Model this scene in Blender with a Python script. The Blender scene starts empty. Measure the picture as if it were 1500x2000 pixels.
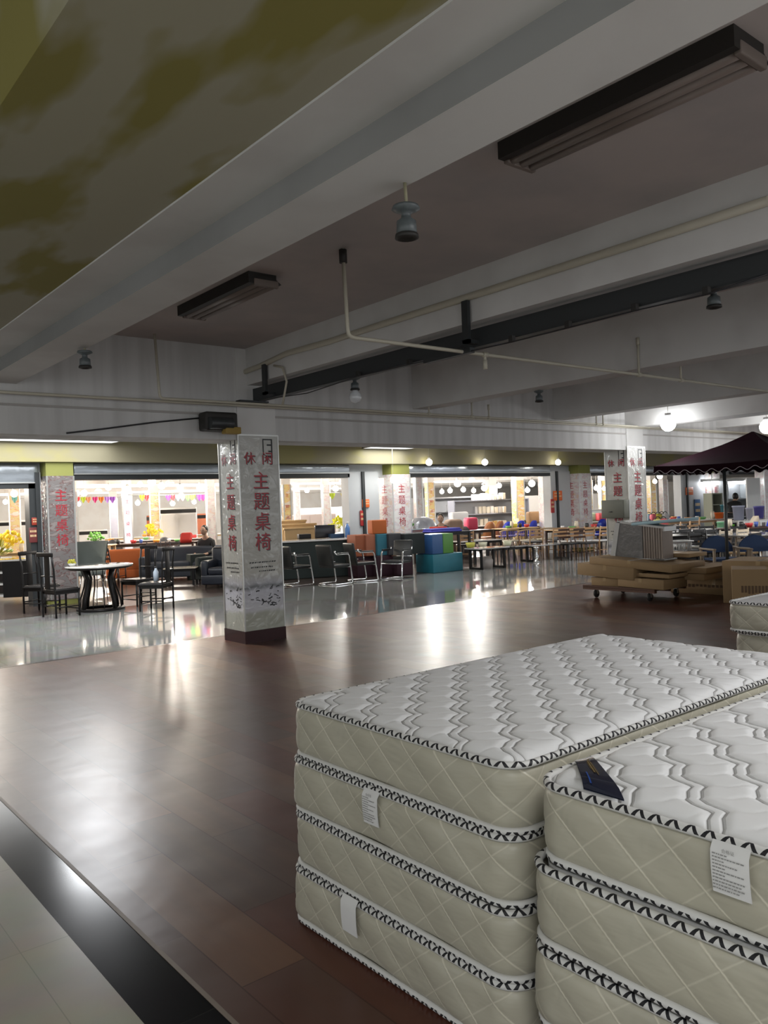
import bpy, math, random
import numpy as np
from mathutils import Vector, Matrix
R = math.radians
random.seed(7)
sc = bpy.context.scene
COL = sc.collection

# ------------------------------------------------------------------ camera
HC = 1.6
CR = Vector((0.7728449, -0.63344024, -0.03826517))      # camera right
CU = Vector((0.03337468, -0.01964356, 0.99924985))      # camera up
CB = Vector((-0.63371673, -0.77354223, 0.00595944))     # camera back
cd = bpy.data.cameras.new('camera'); cam = bpy.data.objects.new('camera', cd); COL.objects.link(cam)
cd.sensor_fit = 'VERTICAL'; cd.sensor_height = 24.0; cd.lens = 1576.0 / 2000.0 * 24.0
cd.clip_start = 0.05; cd.clip_end = 200
M = Matrix((CR, CU, CB)).transposed().to_4x4(); M.translation = Vector((0, 0, HC)); cam.matrix_world = M
sc.camera = cam

# ------------------------------------------------------------------ exposure and world
sc.view_settings.view_transform = 'Standard'; sc.view_settings.look = 'None'
sc.view_settings.gamma = 1.0; sc.view_settings.exposure = 0.55
W = bpy.data.worlds.new('World'); sc.world = W; W.use_nodes = True
W.node_tree.nodes['Background'].inputs[0].default_value = (0.95, 0.98, 1.0, 1)
W.node_tree.nodes['Background'].inputs[1].default_value = 0.9

# large lights: the luminous ceiling panels of the aisles (frames built further down; last two added, out of view)
def area(loc, sx, sy, power, color=(1, 1, 1), spread=180):
    l = bpy.data.lights.new('panel_light', 'AREA'); l.shape = 'RECTANGLE'; l.size = sx; l.size_y = sy
    l.energy = power; l.color = color; l.spread = R(spread)
    o = bpy.data.objects.new('panel_light', l); o.location = loc; COL.objects.link(o); return o
PANELS = [  # x0, x1, y0, y1, z, power, colour
    (-0.3, 5.9, 13.7, 15.42, 3.07, 60, (1, .98, .95)),
    (3.5, 4.3, 10.9, 11.8, 3.07, 105, (.95, .97, 1)),
    (12.0, 13.4, 14.0, 15.40, 3.07, 30, (1, .98, .9)),
    (10.6, 11.8, 11.3, 12.5, 3.07, 22, (.95, .97, 1)),
    (17.0, 18.2, 11.3, 12.5, 3.07, 50, (.97, .97, 1)),
    (-1.6, -0.4, -2.2, -0.6, 3.05, 50, (1, .99, .97)),  # added out of view to light the mattresses
    (3.4, 4.8, -1.6, -0.2, 3.50, 75, (1, .99, .97)),  # added key light for the mattress tops, outside the frame
]
for x0, x1, y0, y1, z, pw, c in PANELS:
    area(((x0 + x1) / 2, (y0 + y1) / 2, z - 0.045), x1 - x0 - .06, y1 - y0 - .06, pw, c)
HALL = [(x, y) for y in (18.5, 23.0, 29.0, 36.0) for x in (4.0, 10.5, 17.0, 23.5, 30.5)]
HALLW, HALLZ = 230, 2.45
for x, y in HALL:
    l = bpy.data.lights.new('hall_bulb_light', 'POINT'); l.energy = HALLW * (1.0 if x > 11 else .9) * (.5 if y < 20 else 1.4); l.color = (1, .955, .89) if x > 11 else (1, .90, .78); l.shadow_soft_size = .10
    o = bpy.data.objects.new('hall_bulb_light', l); o.location = (x, y, HALLZ); COL.objects.link(o)
for x, y in ((19, 6.9), (27, 6.0)):  # bare area lights, no fixture built for them
    area((x, y, 3.02), 3.0, 0.4, 130, (1, .99, .96))

# ------------------------------------------------------------------ helpers
def ray(px, py):
    a, b = (px - 750) / 1576.0, -(py - 1000) / 1576.0
    return CR * a + CU * b - CB
def at(px, py, z=0.0):
    d = ray(px, py); t = (z - HC) / d.z; return Vector((d.x * t, d.y * t, z))
def aty(px, py, y):
    d = ray(px, py); t = y / d.y; return Vector((d.x * t, y, d.z * t + HC))
def atx(px, py, x):
    d = ray(px, py); t = x / d.x; return Vector((x, d.y * t, d.z * t + HC))
def atd(px, py, dep):           # at a depth along the view axis
    d = ray(px, py); return Vector((d.x * dep, d.y * dep, d.z * dep + HC))

MATS = {}
def mat(name, col, rough=.5, metal=0., noise=.0, nscale=8., bump=0., bscale=40., col2=None, emit=0., spec=.5, coat=0., trans=0., alpha=1.):
    if name in MATS: return MATS[name]
    m = bpy.data.materials.new(name); m.use_nodes = True; nt = m.node_tree; b = nt.nodes['Principled BSDF']
    c = (*col, 1)
    b.inputs['Base Color'].default_value = c; b.inputs['Roughness'].default_value = rough; b.inputs['Metallic'].default_value = metal
    b.inputs['Specular IOR Level'].default_value = spec; b.inputs['Coat Weight'].default_value = coat
    b.inputs['Transmission Weight'].default_value = trans; b.inputs['Alpha'].default_value = alpha
    tc = nt.nodes.new('ShaderNodeTexCoord')
    n = nt.nodes.new('ShaderNodeTexNoise'); n.inputs['Scale'].default_value = nscale; n.inputs['Detail'].default_value = 4
    nt.links.new(tc.outputs['Object'], n.inputs['Vector'])
    mx = nt.nodes.new('ShaderNodeMix'); mx.data_type = 'RGBA'
    c2 = col2 if col2 else tuple(max(0, x * (1 - max(noise, .06))) for x in col)
    mx.inputs[6].default_value = c; mx.inputs[7].default_value = (*c2, 1)
    nt.links.new(n.outputs['Fac'], mx.inputs[0]); nt.links.new(mx.outputs[2], b.inputs['Base Color'])
    if bump:
        n2 = nt.nodes.new('ShaderNodeTexNoise'); n2.inputs['Scale'].default_value = bscale; n2.inputs['Detail'].default_value = 3
        nt.links.new(tc.outputs['Object'], n2.inputs['Vector'])
        bp = nt.nodes.new('ShaderNodeBump'); bp.inputs['Strength'].default_value = bump; bp.inputs['Distance'].default_value = .02
        nt.links.new(n2.outputs['Fac'], bp.inputs['Height']); nt.links.new(bp.outputs['Normal'], b.inputs['Normal'])
    if emit:
        b.inputs['Emission Color'].default_value = c; b.inputs['Emission Strength'].default_value = emit
        m.cycles.emission_sampling = 'NONE'
    MATS[name] = m; return m

class MB:
    def __init__(s): s.v = []; s.f = []; s.uv = None; s.smooth = set(); s.sm = False
    def add(s, vs, fs, smooth=False):
        o = len(s.v); s.v += [tuple(v) for v in vs]
        for f in fs:
            if smooth: s.smooth.add(len(s.f))
            s.f.append(tuple(i + o for i in f))
        return s
    def box(s, x0, y0, z0, x1, y1, z1, M=None):
        vs = [Vector((x, y, z)) for z in (z0, z1) for y in (y0, y1) for x in (x0, x1)]
        if M: vs = [M @ v for v in vs]
        return s.add(vs, [(0, 2, 3, 1), (4, 5, 7, 6), (0, 1, 5, 4), (2, 6, 7, 3), (0, 4, 6, 2), (1, 3, 7, 5)])
    def rbox(s, x0, y0, z0, x1, y1, z1, r=.02, M=None, seg=3):
        # box with all edges rounded
        r = min(r, (x1 - x0) / 2.01, (y1 - y0) / 2.01, (z1 - z0) / 2.01)
        c = [((x0 + x1) / 2, (x1 - x0) / 2 - r), ((y0 + y1) / 2, (y1 - y0) / 2 - r), ((z0 + z1) / 2, (z1 - z0) / 2 - r)]
        K = 2 * seg + 2; lat = []
        # sphere-like lattice: latitude rings, duplicated at the middle
        ths = [-math.pi / 2 + math.pi / 2 * i / seg for i in range(seg + 1)] + [math.pi / 2 * i / seg for i in range(seg + 1)]
        phs = []
        for q in range(4):
            for i in range(seg + 1): phs.append((q, (q + i / seg) * math.pi / 2))
        n = len(phs); vs = []
        sgn = [(1, 1), (-1, 1), (-1, -1), (1, -1)]
        for ti, th in enumerate(ths):
            sz = -1 if ti <= seg else 1
            for q, ph in phs:
                v = Vector((c[0][0] + sgn[q][0] * c[0][1] + r * math.cos(th) * math.cos(ph),
                            c[1][0] + sgn[q][1] * c[1][1] + r * math.cos(th) * math.sin(ph),
                            c[2][0] + sz * c[2][1] + r * math.sin(th)))
                vs.append(M @ v if M else v)
        fs = []
        for a in range(len(ths) - 1):
            for b in range(n): fs.append((a * n + b, a * n + (b + 1) % n, (a + 1) * n + (b + 1) % n, (a + 1) * n + b))
        s.add(vs, fs, True); o = len(s.v) - len(vs)
        s.f.append(tuple(o + i for i in reversed(range(n)))); s.f.append(tuple(o + (len(ths) - 1) * n + i for i in range(n)))
        return s
    def tube(s, pts, r, n=8, caps=True, closed=False, flat=1.0):
        pts = [Vector(p) for p in pts]; N = len(pts); rs = r if isinstance(r, (list, tuple)) else [r] * N
        vs = []; up = None
        for i, p in enumerate(pts):
            if closed: t = pts[(i + 1) % N] - pts[i - 1]
            else: t = pts[min(i + 1, N - 1)] - pts[max(i - 1, 0)]
            t.normalize()
            if up is None: up = Vector((0, 0, 1)) if abs(t.z) < .9 else Vector((1, 0, 0))
            a = t.cross(up)
            if a.length < 1e-4: a = t.cross(Vector((0, 1, 0)))
            a.normalize(); b = a.cross(t); b.normalize(); up = b
            for k in range(n):
                w = 2 * math.pi * k / n; vs.append(p + a * (rs[i] * math.cos(w)) + b * (rs[i] * flat * math.sin(w)))
        fs = []
        for i in range(N if closed else N - 1):
            j = (i + 1) % N
            for k in range(n): fs.append((i * n + k, i * n + (k + 1) % n, j * n + (k + 1) % n, j * n + k))
        s.add(vs, fs, True)
        if caps and not closed:
            o = len(s.v) - len(vs)
            s.f.append(tuple(o + k for k in reversed(range(n)))); s.f.append(tuple(o + (N - 1) * n + k for k in range(n)))
        return s
    def lathe(s, prof, n=16, c=(0, 0, 0), M=None, ang=2 * math.pi, sx=1, sy=1):
        vs = []; full = abs(ang - 2 * math.pi) < 1e-4; m = n if full else n + 1
        for r, z in prof:
            for k in range(m):
                w = ang * k / n; v = Vector((c[0] + sx * r * math.cos(w), c[1] + sy * r * math.sin(w), c[2] + z)); vs.append(M @ v if M else v)
        fs = []
        for i in range(len(prof) - 1):
            for k in range(n): fs.append((i * m + k, i * m + (k + 1) % m, (i + 1) * m + (k + 1) % m, (i + 1) * m + k))
        return s.add(vs, fs, True)
    def sphere(s, c, r, n=12, sc3=(1, 1, 1)):
        K = n // 2 + 1; vs = []
        for i in range(K):
            th = -math.pi / 2 + math.pi * i / (K - 1)
            for k in range(n):
                w = 2 * math.pi * k / n
                vs.append((c[0] + r * sc3[0] * math.cos(th) * math.cos(w), c[1] + r * sc3[1] * math.cos(th) * math.sin(w), c[2] + r * sc3[2] * math.sin(th)))
        fs = [(i * n + k, i * n + (k + 1) % n, (i + 1) * n + (k + 1) % n, (i + 1) * n + k) for i in range(K - 1) for k in range(n)]
        return s.add(vs, fs, True)
    def prism(s, poly, z0, z1, M=None):
        n = len(poly); vs = [Vector((x, y, z)) for z in (z0, z1) for x, y in poly]
        if M: vs = [M @ v for v in vs]
        return s.add(vs, [tuple(reversed(range(n))), tuple(range(n, 2 * n))] + [(i, (i + 1) % n, n + (i + 1) % n, n + i) for i in range(n)])
    def grid(s, P, closed=False, smooth=True):     # P: list of rows of points
        m = len(P[0]); vs = [p for row in P for p in row]; fs = []
        for i in range(len(P) - 1):
            for k in range(m if closed else m - 1): fs.append((i * m + k, i * m + (k + 1) % m, (i + 1) * m + (k + 1) % m, (i + 1) * m + k))
        return s.add(vs, fs, smooth)
    def glyphs(s, text, size, M):
        vs, fs = glyph(text); return s.add([M @ Vector((x * size, y * size, 0)) for x, y in vs], fs)
    def mesh(s, name, m):
        me = bpy.data.meshes.new(name); me.from_pydata(s.v, [], s.f); me.update()
        if s.smooth:
            fl = [i in s.smooth for i in range(len(s.f))]; me.polygons.foreach_set('use_smooth', fl)
        if s.uv:
            ul = me.uv_layers.new(name='UVMap'); d = []
            for f in s.f:
                for i in f: d += list(s.uv[i])
            ul.data.foreach_set('uv', d)
        if m: me.materials.append(m)
        return me
    def build(s, name, m, parent=None, loc=None, rz=0):
        o = bpy.data.objects.new(name, s.mesh(name, m)); COL.objects.link(o)
        if parent: o.parent = parent
        if loc is not None: o.location = loc
        if rz: o.rotation_euler = (0, 0, rz)
        return o

GL = {}
def glyph(t):
    if t in GL: return GL[t]
    cu = bpy.data.curves.new('g', 'FONT'); cu.body = t; cu.align_x = 'CENTER'; cu.resolution_u = 3
    o = bpy.data.objects.new('g', cu); COL.objects.link(o); bpy.context.view_layer.update()
    me = bpy.data.meshes.new_from_object(o.evaluated_get(bpy.context.evaluated_depsgraph_get()))
    vs = [(v.co.x, v.co.y - .35) for v in me.vertices]; fs = [tuple(p.vertices) for p in me.polygons]
    bpy.data.objects.remove(o); bpy.data.curves.remove(cu); bpy.data.meshes.remove(me)
    GL[t] = (vs, fs); return GL[t]

def thing(name, label, cat, loc=(0, 0, 0), rz=0, group=None):
    o = bpy.data.objects.new(name, None); o.empty_display_size = .1; COL.objects.link(o)
    o.location = loc; o.rotation_euler = (0, 0, rz); o['label'] = label; o['category'] = cat
    if group: o['group'] = group
    return o
def tag(o, label, cat, group=None):
    o['label'] = label; o['category'] = cat
    if group: o['group'] = group
    return o
def struct(o): o['kind'] = 'structure'; return o
KIDS = {}
def kids(o):
    return [c for c in bpy.data.objects if c.parent is o]
def dup(root, loc, rz=0, label=None, group=None, scale=None, mats=None):
    r = root.copy(); COL.objects.link(r); r.location = loc; r.rotation_euler = (0, 0, rz)
    if scale: r.scale = scale
    if label: r['label'] = label
    if group: r['group'] = group
    def rec(a, b):
        for ch in list(a.children):
            c = ch.copy(); COL.objects.link(c); c.parent = b
            if mats and ch.name.split('.')[0] in mats:
                c.data = ch.data.copy(); c.data.materials.clear(); c.data.materials.append(mats[ch.name.split('.')[0]])
            rec(ch, c)
    rec(root, r)
    if mats and root.type == 'MESH' and '*' in mats:
        r.data = root.data.copy(); r.data.materials.clear(); r.data.materials.append(mats['*'])
    return r
def rotz(a, t=(0, 0, 0)): return Matrix.Translation(t) @ Matrix.Rotation(a, 4, 'Z')

# ------------------------------------------------------------------ structure materials
def node_mat(name):
    m = bpy.data.materials.new(name); m.use_nodes = True; nt = m.node_tree
    return m, nt, nt.nodes['Principled BSDF'], nt.nodes.new, nt.links.new
def wood_floor():
    m, nt, b, N, L = node_mat('laminate_planks')
    tc = N('ShaderNodeTexCoord'); mp = N('ShaderNodeMapping'); mp.inputs['Rotation'].default_value = (0, 0, R(90)); L(tc.outputs['Object'], mp.inputs[0])
    br = N('ShaderNodeTexBrick'); br.offset = .37; br.inputs['Scale'].default_value = 1
    br.inputs['Brick Width'].default_value = 1.22; br.inputs['Row Height'].default_value = .26; br.inputs['Mortar Size'].default_value = .003
    br.inputs['Color1'].default_value = (.015, .015, .015, 1); br.inputs['Color2'].default_value = (1, 1, 1, 1); br.inputs['Mortar'].default_value = (0, 0, 0, 1); br.inputs['Bias'].default_value = -.1
    L(mp.outputs[0], br.inputs['Vector'])
    cr = N('ShaderNodeValToRGB'); e = cr.color_ramp.elements
    e[0].position = 0; e[0].color = (.022, .008, .006, 1); e[1].position = 1; e[1].color = (.19, .085, .04, 1)
    q = cr.color_ramp.elements.new(.35); q.color = (.11, .036, .022, 1); q = cr.color_ramp.elements.new(.7); q.color = (.075, .042, .032, 1)
    n = N('ShaderNodeTexNoise'); n.inputs['Scale'].default_value = 3; n.inputs['Detail'].default_value = 6; n.inputs['Distortion'].default_value = .1
    mp2 = N('ShaderNodeMapping'); mp2.inputs['Scale'].default_value = (3.0, .35, 1); L(tc.outputs['Object'], mp2.inputs[0]); L(mp2.outputs[0], n.inputs['Vector'])
    ad = N('ShaderNodeMath'); ad.operation = 'MULTIPLY_ADD'; ad.inputs[1].default_value = .85; L(br.outputs['Color'], ad.inputs[0])
    mu = N('ShaderNodeMath'); mu.operation = 'MULTIPLY'; mu.inputs[1].default_value = .26; L(n.outputs['Fac'], mu.inputs[0]); L(mu.outputs[0], ad.inputs[2])
    L(ad.outputs[0], cr.inputs[0])
    L(cr.outputs[0], b.inputs['Base Color'])
    n2 = N('ShaderNodeTexNoise'); n2.inputs['Scale'].default_value = 3.2; n2.inputs['Detail'].default_value = 2; L(tc.outputs['Object'], n2.inputs['Vector'])
    rr = N('ShaderNodeMapRange'); rr.inputs[3].default_value = .27; rr.inputs[4].default_value = .36; L(n2.outputs['Fac'], rr.inputs[0]); L(rr.outputs[0], b.inputs['Roughness'])
    bp = N('ShaderNodeBump'); bp.inputs['Strength'].default_value = .16; bp.inputs['Distance'].default_value = .02; L(n2.outputs['Fac'], bp.inputs['Height'])
    b.inputs['Specular IOR Level'].default_value = .36
    L(bp.outputs[0], b.inputs['Normal']); return m
def tile_floor(name, c1, c2, size, rough, mortar=(.05, .05, .045)):
    m, nt, b, N, L = node_mat(name)
    tc = N('ShaderNodeTexCoord'); br = N('ShaderNodeTexBrick'); br.offset = 0; br.inputs['Scale'].default_value = 1
    br.inputs['Brick Width'].default_value = size; br.inputs['Row Height'].default_value = size; br.inputs['Mortar Size'].default_value = .002
    br.inputs['Color1'].default_value = (*c1, 1); br.inputs['Color2'].default_value = (*c2, 1); br.inputs['Mortar'].default_value = (*mortar, 1)
    L(tc.outputs['Object'], br.inputs['Vector'])
    n = N('ShaderNodeTexNoise'); n.inputs['Scale'].default_value = 4; n.inputs['Detail'].default_value = 5; L(tc.outputs['Object'], n.inputs['Vector'])
    mx = N('ShaderNodeMix'); mx.data_type = 'RGBA'; mx.blend_type = 'MULTIPLY'; mx.inputs[0].default_value = .35; L(br.outputs['Color'], mx.inputs[6]); L(n.outputs['Color'], mx.inputs[7])
    L(mx.outputs[2], b.inputs['Base Color']); b.inputs['Roughness'].default_value = rough
    if c1[0] < .05: b.inputs['Specular IOR Level'].default_value = .22
    n2 = N('ShaderNodeTexNoise'); n2.inputs['Scale'].default_value = 1.3; L(tc.outputs['Object'], n2.inputs['Vector'])
    bp = N('ShaderNodeBump'); bp.inputs['Strength'].default_value = .06; bp.inputs['Distance'].default_value = .02; L(n2.outputs['Fac'], bp.inputs['Height']); L(bp.outputs[0], b.inputs['Normal'])
    return m
def paint(name, c, c2, streak=True, sc3=(1.2, 1.2, .25), lo=.42, hi=.62, rough=.85, scale=1.6):
    m, nt, b, N, L = node_mat(name)
    tc = N('ShaderNodeTexCoord'); mp = N('ShaderNodeMapping'); mp.inputs['Scale'].default_value = sc3; L(tc.outputs['Object'], mp.inputs[0])
    n = N('ShaderNodeTexNoise'); n.inputs['Scale'].default_value = scale; n.inputs['Detail'].default_value = 3.5; n.inputs['Roughness'].default_value = .5; L(mp.outputs[0], n.inputs['Vector'])
    rr = N('ShaderNodeMapRange'); rr.inputs[1].default_value = lo; rr.inputs[2].default_value = hi; L(n.outputs['Fac'], rr.inputs[0])
    mx = N('ShaderNodeMix'); mx.data_type = 'RGBA'; mx.inputs[6].default_value = (*c, 1); mx.inputs[7].default_value = (*c2, 1)
    L(rr.outputs[0], mx.inputs[0]); L(mx.outputs[2], b.inputs['Base Color']); b.inputs['Roughness'].default_value = rough
    n2 = N('ShaderNodeTexNoise'); n2.inputs['Scale'].default_value = 9; n2.inputs['Detail'].default_value = 4; L(tc.outputs['Object'], n2.inputs['Vector'])
    bp = N('ShaderNodeBump'); bp.inputs['Strength'].default_value = .15; bp.inputs['Distance'].default_value = .01; L(n2.outputs['Fac'], bp.inputs['Height']); L(bp.outputs[0], b.inputs['Normal'])
    return m
m_slab = paint('ceiling_paint_pinkish', (.50, .455, .435), (.44, .41, .40), sc3=(1, 1, 1))
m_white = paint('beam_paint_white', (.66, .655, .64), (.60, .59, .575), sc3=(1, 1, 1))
m_wall = paint('beam_paint_streaked', (.60, .595, .585), (.50, .495, .485), sc3=(3, 3, .2))
m_grey = paint('beam_face_grey', (.27, .27, .265), (.24, .24, .235), sc3=(1, 1, 1))  # darker grey tone, only on the near beam's aisle-side face
m_yel = paint('yellow_distemper', (.37, .35, .26), (.25, .22, .06), sc3=(2.0, .7, 1), lo=.50, hi=.60, scale=1.25)
m_yel2 = paint('yellow_beam_paint', (.30, .275, .185), (.33, .30, .14), sc3=(.5, 1, 1), lo=.5, hi=.6)
m_hallw = paint('hall_paint_white', (.82, .80, .76), (.78, .74, .69), sc3=(1, 1, 1))

def slab(name, m, x0, y0, z0, x1, y1, z1):
    o = MB().box(x0, y0, z0, x1, y1, z1).build(name, m); return struct(o)
# floors
slab('floor', wood_floor(), 1.185, -6, -.1, 60, 9.50, 0)
slab('floor_aisle', tile_floor('cream_floor_tile', (.36, .345, .28), (.345, .33, .27), .8, .22, (.27, .26, .21)), -8, -6, -.1, .975, 9.50, 0)
slab('floor_border', tile_floor('black_border_tile', (.010, .011, .013), (.014, .015, .017), .8, .16, (.03, .03, .03)), .975, -6, -.1, 1.18, 9.50, 0)
slab('trim_1', mat('strip_putty', (.16, .12, .09), .5), 1.18, -6, -.1, 1.185 + .012, 9.49, .002)
slab('trim_2', mat('dark_edge_stone', (.02, .017, .015), .25), -8, 9.50, -.1, 60, 9.56, .001)
slab('floor_cross_aisle', tile_floor('grey_polished_tile', (.30, .30, .28), (.34, .34, .32), .8, .07), -8, 9.56, -.1, 60, 14.15, 0)
slab('trim_3', MATS['dark_edge_stone'], -8, 14.15, -.1, 60, 14.22, .001)
slab('floor_hall', tile_floor('brown_polished_tile', (.085, .06, .05), (.10, .075, .065), .8, .22), -8, 14.22, -.1, 60, 46, 0)
# ceiling, near shop
slab('ceiling', m_slab, .75, -6, 3.61, 60, 8.74, 3.75)
slab('ceiling_aisle', paint('olive_distemper', (.22, .20, .085), (.18, .16, .05)), -8, -6, 3.64, .75, 8.74, 3.80)
slab('ceiling_soffit', m_yel, .84, -6, 3.13, 1.755, 8.72, 3.63)
slab('ceiling_beam_upper', m_white, 1.755, -6, 3.12, 2.04, 8.72, 3.61)
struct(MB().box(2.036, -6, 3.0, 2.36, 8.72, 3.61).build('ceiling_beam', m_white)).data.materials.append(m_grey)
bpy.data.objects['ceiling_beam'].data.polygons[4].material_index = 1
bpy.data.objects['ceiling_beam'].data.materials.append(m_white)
for i, (x0, x1, z) in enumerate(((5.03, 5.45, 3.16), (7.75, 8.06, 3.0), (10.92, 11.22, 2.97), (13.0, 13.56, 2.9), (16.3, 16.6, 3.0), (19.2, 19.5, 3.0), (22, 22.6, 2.9))):
    slab('ceiling_beam', m_white, x0, -6, z, x1, 8.72, 3.61)
slab('ceiling_beam', m_wall, -8, 8.72, 2.49, 60, 9.30, 3.61)
slab('trim_4', mat('dusty_ledge', (.40, .38, .36), .9), -8, 8.705, 2.775, 60, 8.72, 2.80)
# cross aisle ceiling and yellow beam over the shop fronts
slab('ceiling_cross_aisle', m_white, -8, 9.30, 3.085, 60, 15.9, 3.3)
slab('ceiling_beam_yellow', m_yel2, -8, 15.5, 2.68, 60, 16.35, 3.2)
# hall
slab('ceiling_hall', m_hallw, -8, 16.35, 2.95, 60, 46, 3.1)
for y in (20.5, 24, 27.5, 31, 35, 39, 43):
    slab('ceiling_beam_hall', m_hallw, -8, y, 2.76, 60, y + .35, 2.95)
slab('wall_back', m_hallw, -8, 45, 0, 60, 45.2, 2.95)
slab('wall_left', m_hallw, -8.2, 9.3, 0, -8, 46, 3.3)
slab('wall_right', m_hallw, 60, -6, 0, 60.2, 46, 3.6)
# ------------------------------------------------------------------ common materials
chrome = mat('polished_chrome', (.75, .76, .77), .12, 1)
alu = mat('brushed_aluminium', (.62, .62, .60), .3, .9)
blackp = mat('black_lacquer', (.006, .005, .005), .38, spec=.3)
darkm = mat('dark_steel_paint', (.028, .032, .034), .45)
redink = mat('red_ink', (.42, .02, .035), .35)
greyink = mat('grey_ink', (.06, .065, .07), .4)
blackink = mat('black_ink', (.015, .015, .018), .4)
white_pl = mat('white_plastic', (.72, .72, .70), .35)
cream_pipe = mat('cream_pipe_paint', (.50, .47, .38), .5)
glow = mat('lit_lamp_glass', (1, .95, .85), .3, emit=9)
glow_c = mat('lit_lamp_cool', (.95, .98, 1), .3, emit=12)
panel_glow = mat('lit_panel_diffuser', (.93, .96, 1), .4, emit=2.2)
soot = mat('sooty_plastic', (.02, .018, .016), .6)
card = mat('brown_cardboard', (.33, .22, .11), .8, noise=.12)
tape = mat('packing_tape', (.40, .28, .14), .15)

# ------------------------------------------------------------------ luminous panels
PL = ['long luminous ceiling panel above the round black dining table', 'square lit ceiling panel above the cross aisle left of the front column',
      'small lit ceiling panel above the red and blue pouffes', 'square lit ceiling panel above the cross aisle beyond the front column',
      'square lit ceiling panel above the aisle at the parasol side', 'added unseen light panel over the cream tiled aisle behind the viewer',
      'added unseen key light panel over the mattress stacks behind the viewer']
for (x0, x1, y0, y1, z, pw, c), lb in zip(PANELS, PL):
    t = thing('ceiling_light_panel', lb, 'ceiling light', ((x0 + x1) / 2, (y0 + y1) / 2, z))
    w, h = (x1 - x0) / 2, (y1 - y0) / 2
    MB().box(-w, -h, -.03, -w + .03, h, .02).box(w - .03, -h, -.03, w, h, .02).box(-w, -h, -.03, w, -h + .03, .02).box(-w, h - .03, -.03, w, h, .02).build('frame', alu, t)
    MB().box(-w + .03, -h + .03, -.012, w - .03, h - .03, .01).build('diffuser', panel_glow, t)
for i, (x, y) in enumerate(HALL):
    t = thing('hall_pendant_lamp', 'pendant lamp in row %s of the bright hall, place %s from the left' % (('one', 'two', 'three', 'four')[i // 5], ('one', 'two', 'three', 'four', 'five')[i % 5]), 'ceiling lamp', (x, y, HALLZ), 0, 'pendant lamps of the bright hall')
    MB().lathe([(.03, .24), (.05, .22), (.12, .16), (.13, .13), (.12, .13)], 18).build('shade', white_pl, t)
    MB().tube([(0, 0, .22), (0, 0, .5)], .008, 6).build('cord', soot, t)
# ------------------------------------------------------------------ wrapped columns
film = None
def film_mat():
    m, nt, b, N, L = node_mat('printed_sheet_under_film')
    tc = N('ShaderNodeTexCoord'); sx = N('ShaderNodeSeparateXYZ'); L(tc.outputs['Object'], sx.inputs[0])
    cr = N('ShaderNodeValToRGB'); e = cr.color_ramp.elements
    e[0].position = .155; e[0].color = (.42, .43, .36, 1); e[1].position = 1; e[1].color = (.47, .47, .44, 1)
    for p, c in ((.175, (.60, .60, .63, 1)), (.265, (.50, .50, .56, 1)), (.287, (.13, .14, .15, 1)), (.305, (.42, .42, .45, 1)), (.35, (.46, .45, .40, 1))):
        q = cr.color_ramp.elements.new(p); q.color = c
    mr = N('ShaderNodeMapRange'); mr.inputs[2].default_value = 2.55; L(sx.outputs['Z'], mr.inputs[0])
    n = N('ShaderNodeTexNoise'); n.inputs['Scale'].default_value = 5; L(tc.outputs['Object'], n.inputs['Vector'])
    ad = N('ShaderNodeMath'); ad.operation = 'MULTIPLY_ADD'; ad.inputs[1].default_value = .04; L(n.outputs['Fac'], ad.inputs[0]); L(mr.outputs[0], ad.inputs[2])
    L(ad.outputs[0], cr.inputs[0]); L(cr.outputs[0], b.inputs['Base Color'])
    b.inputs['Roughness'].default_value = .30; b.inputs['Coat Weight'].default_value = 1; b.inputs['Coat Roughness'].default_value = .04
    v = N('ShaderNodeTexNoise'); v.inputs['Scale'].default_value = 5.0; v.inputs['Distortion'].default_value = 1.6; v.inputs['Detail'].default_value = 2; L(tc.outputs['Object'], v.inputs['Vector'])
    bp = N('ShaderNodeBump'); bp.inputs['Strength'].default_value = .9; bp.inputs['Distance'].default_value = .05; L(v.outputs['Fac'], bp.inputs['Height']); L(bp.outputs[0], b.inputs['Coat Normal'])
    return m
m_film = film_mat()
m_skirt = mat('dark_red_skirting', (.035, .006, .008), .2)
m_cap = m_white
def ink_branches(mb, seed, w, z0, z1, M):
    rn = random.Random(seed)
    for k in range(26):
        x = rn.uniform(-w, w); z = z0 + (z1 - z0) * rn.random() ** 1.2
        L_ = rn.uniform(.02, .09); a = rn.uniform(-.5, .7)
        pts = []
        for i in range(5):
            pts.append((x, z)); x += L_ / 4 * math.cos(a); z += L_ / 4 * math.sin(a) * .8; a += rn.uniform(-.7, .9)
        th = rn.uniform(.003, .009)
        for (ax, az), (bx, bz) in zip(pts, pts[1:]):
            if abs(ax) > w or abs(bx) > w: continue
            d = Vector((bx - ax, bz - az)); n = Vector((-d.y, d.x)).normalized() * th
            mb.add([M @ Vector(p) for p in ((ax + n.x, az + n.y, 0), (ax - n.x, az - n.y, 0), (bx - n.x, bz - n.y, 0), (bx + n.x, bz + n.y, 0))], [(0, 1, 2, 3)])
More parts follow.
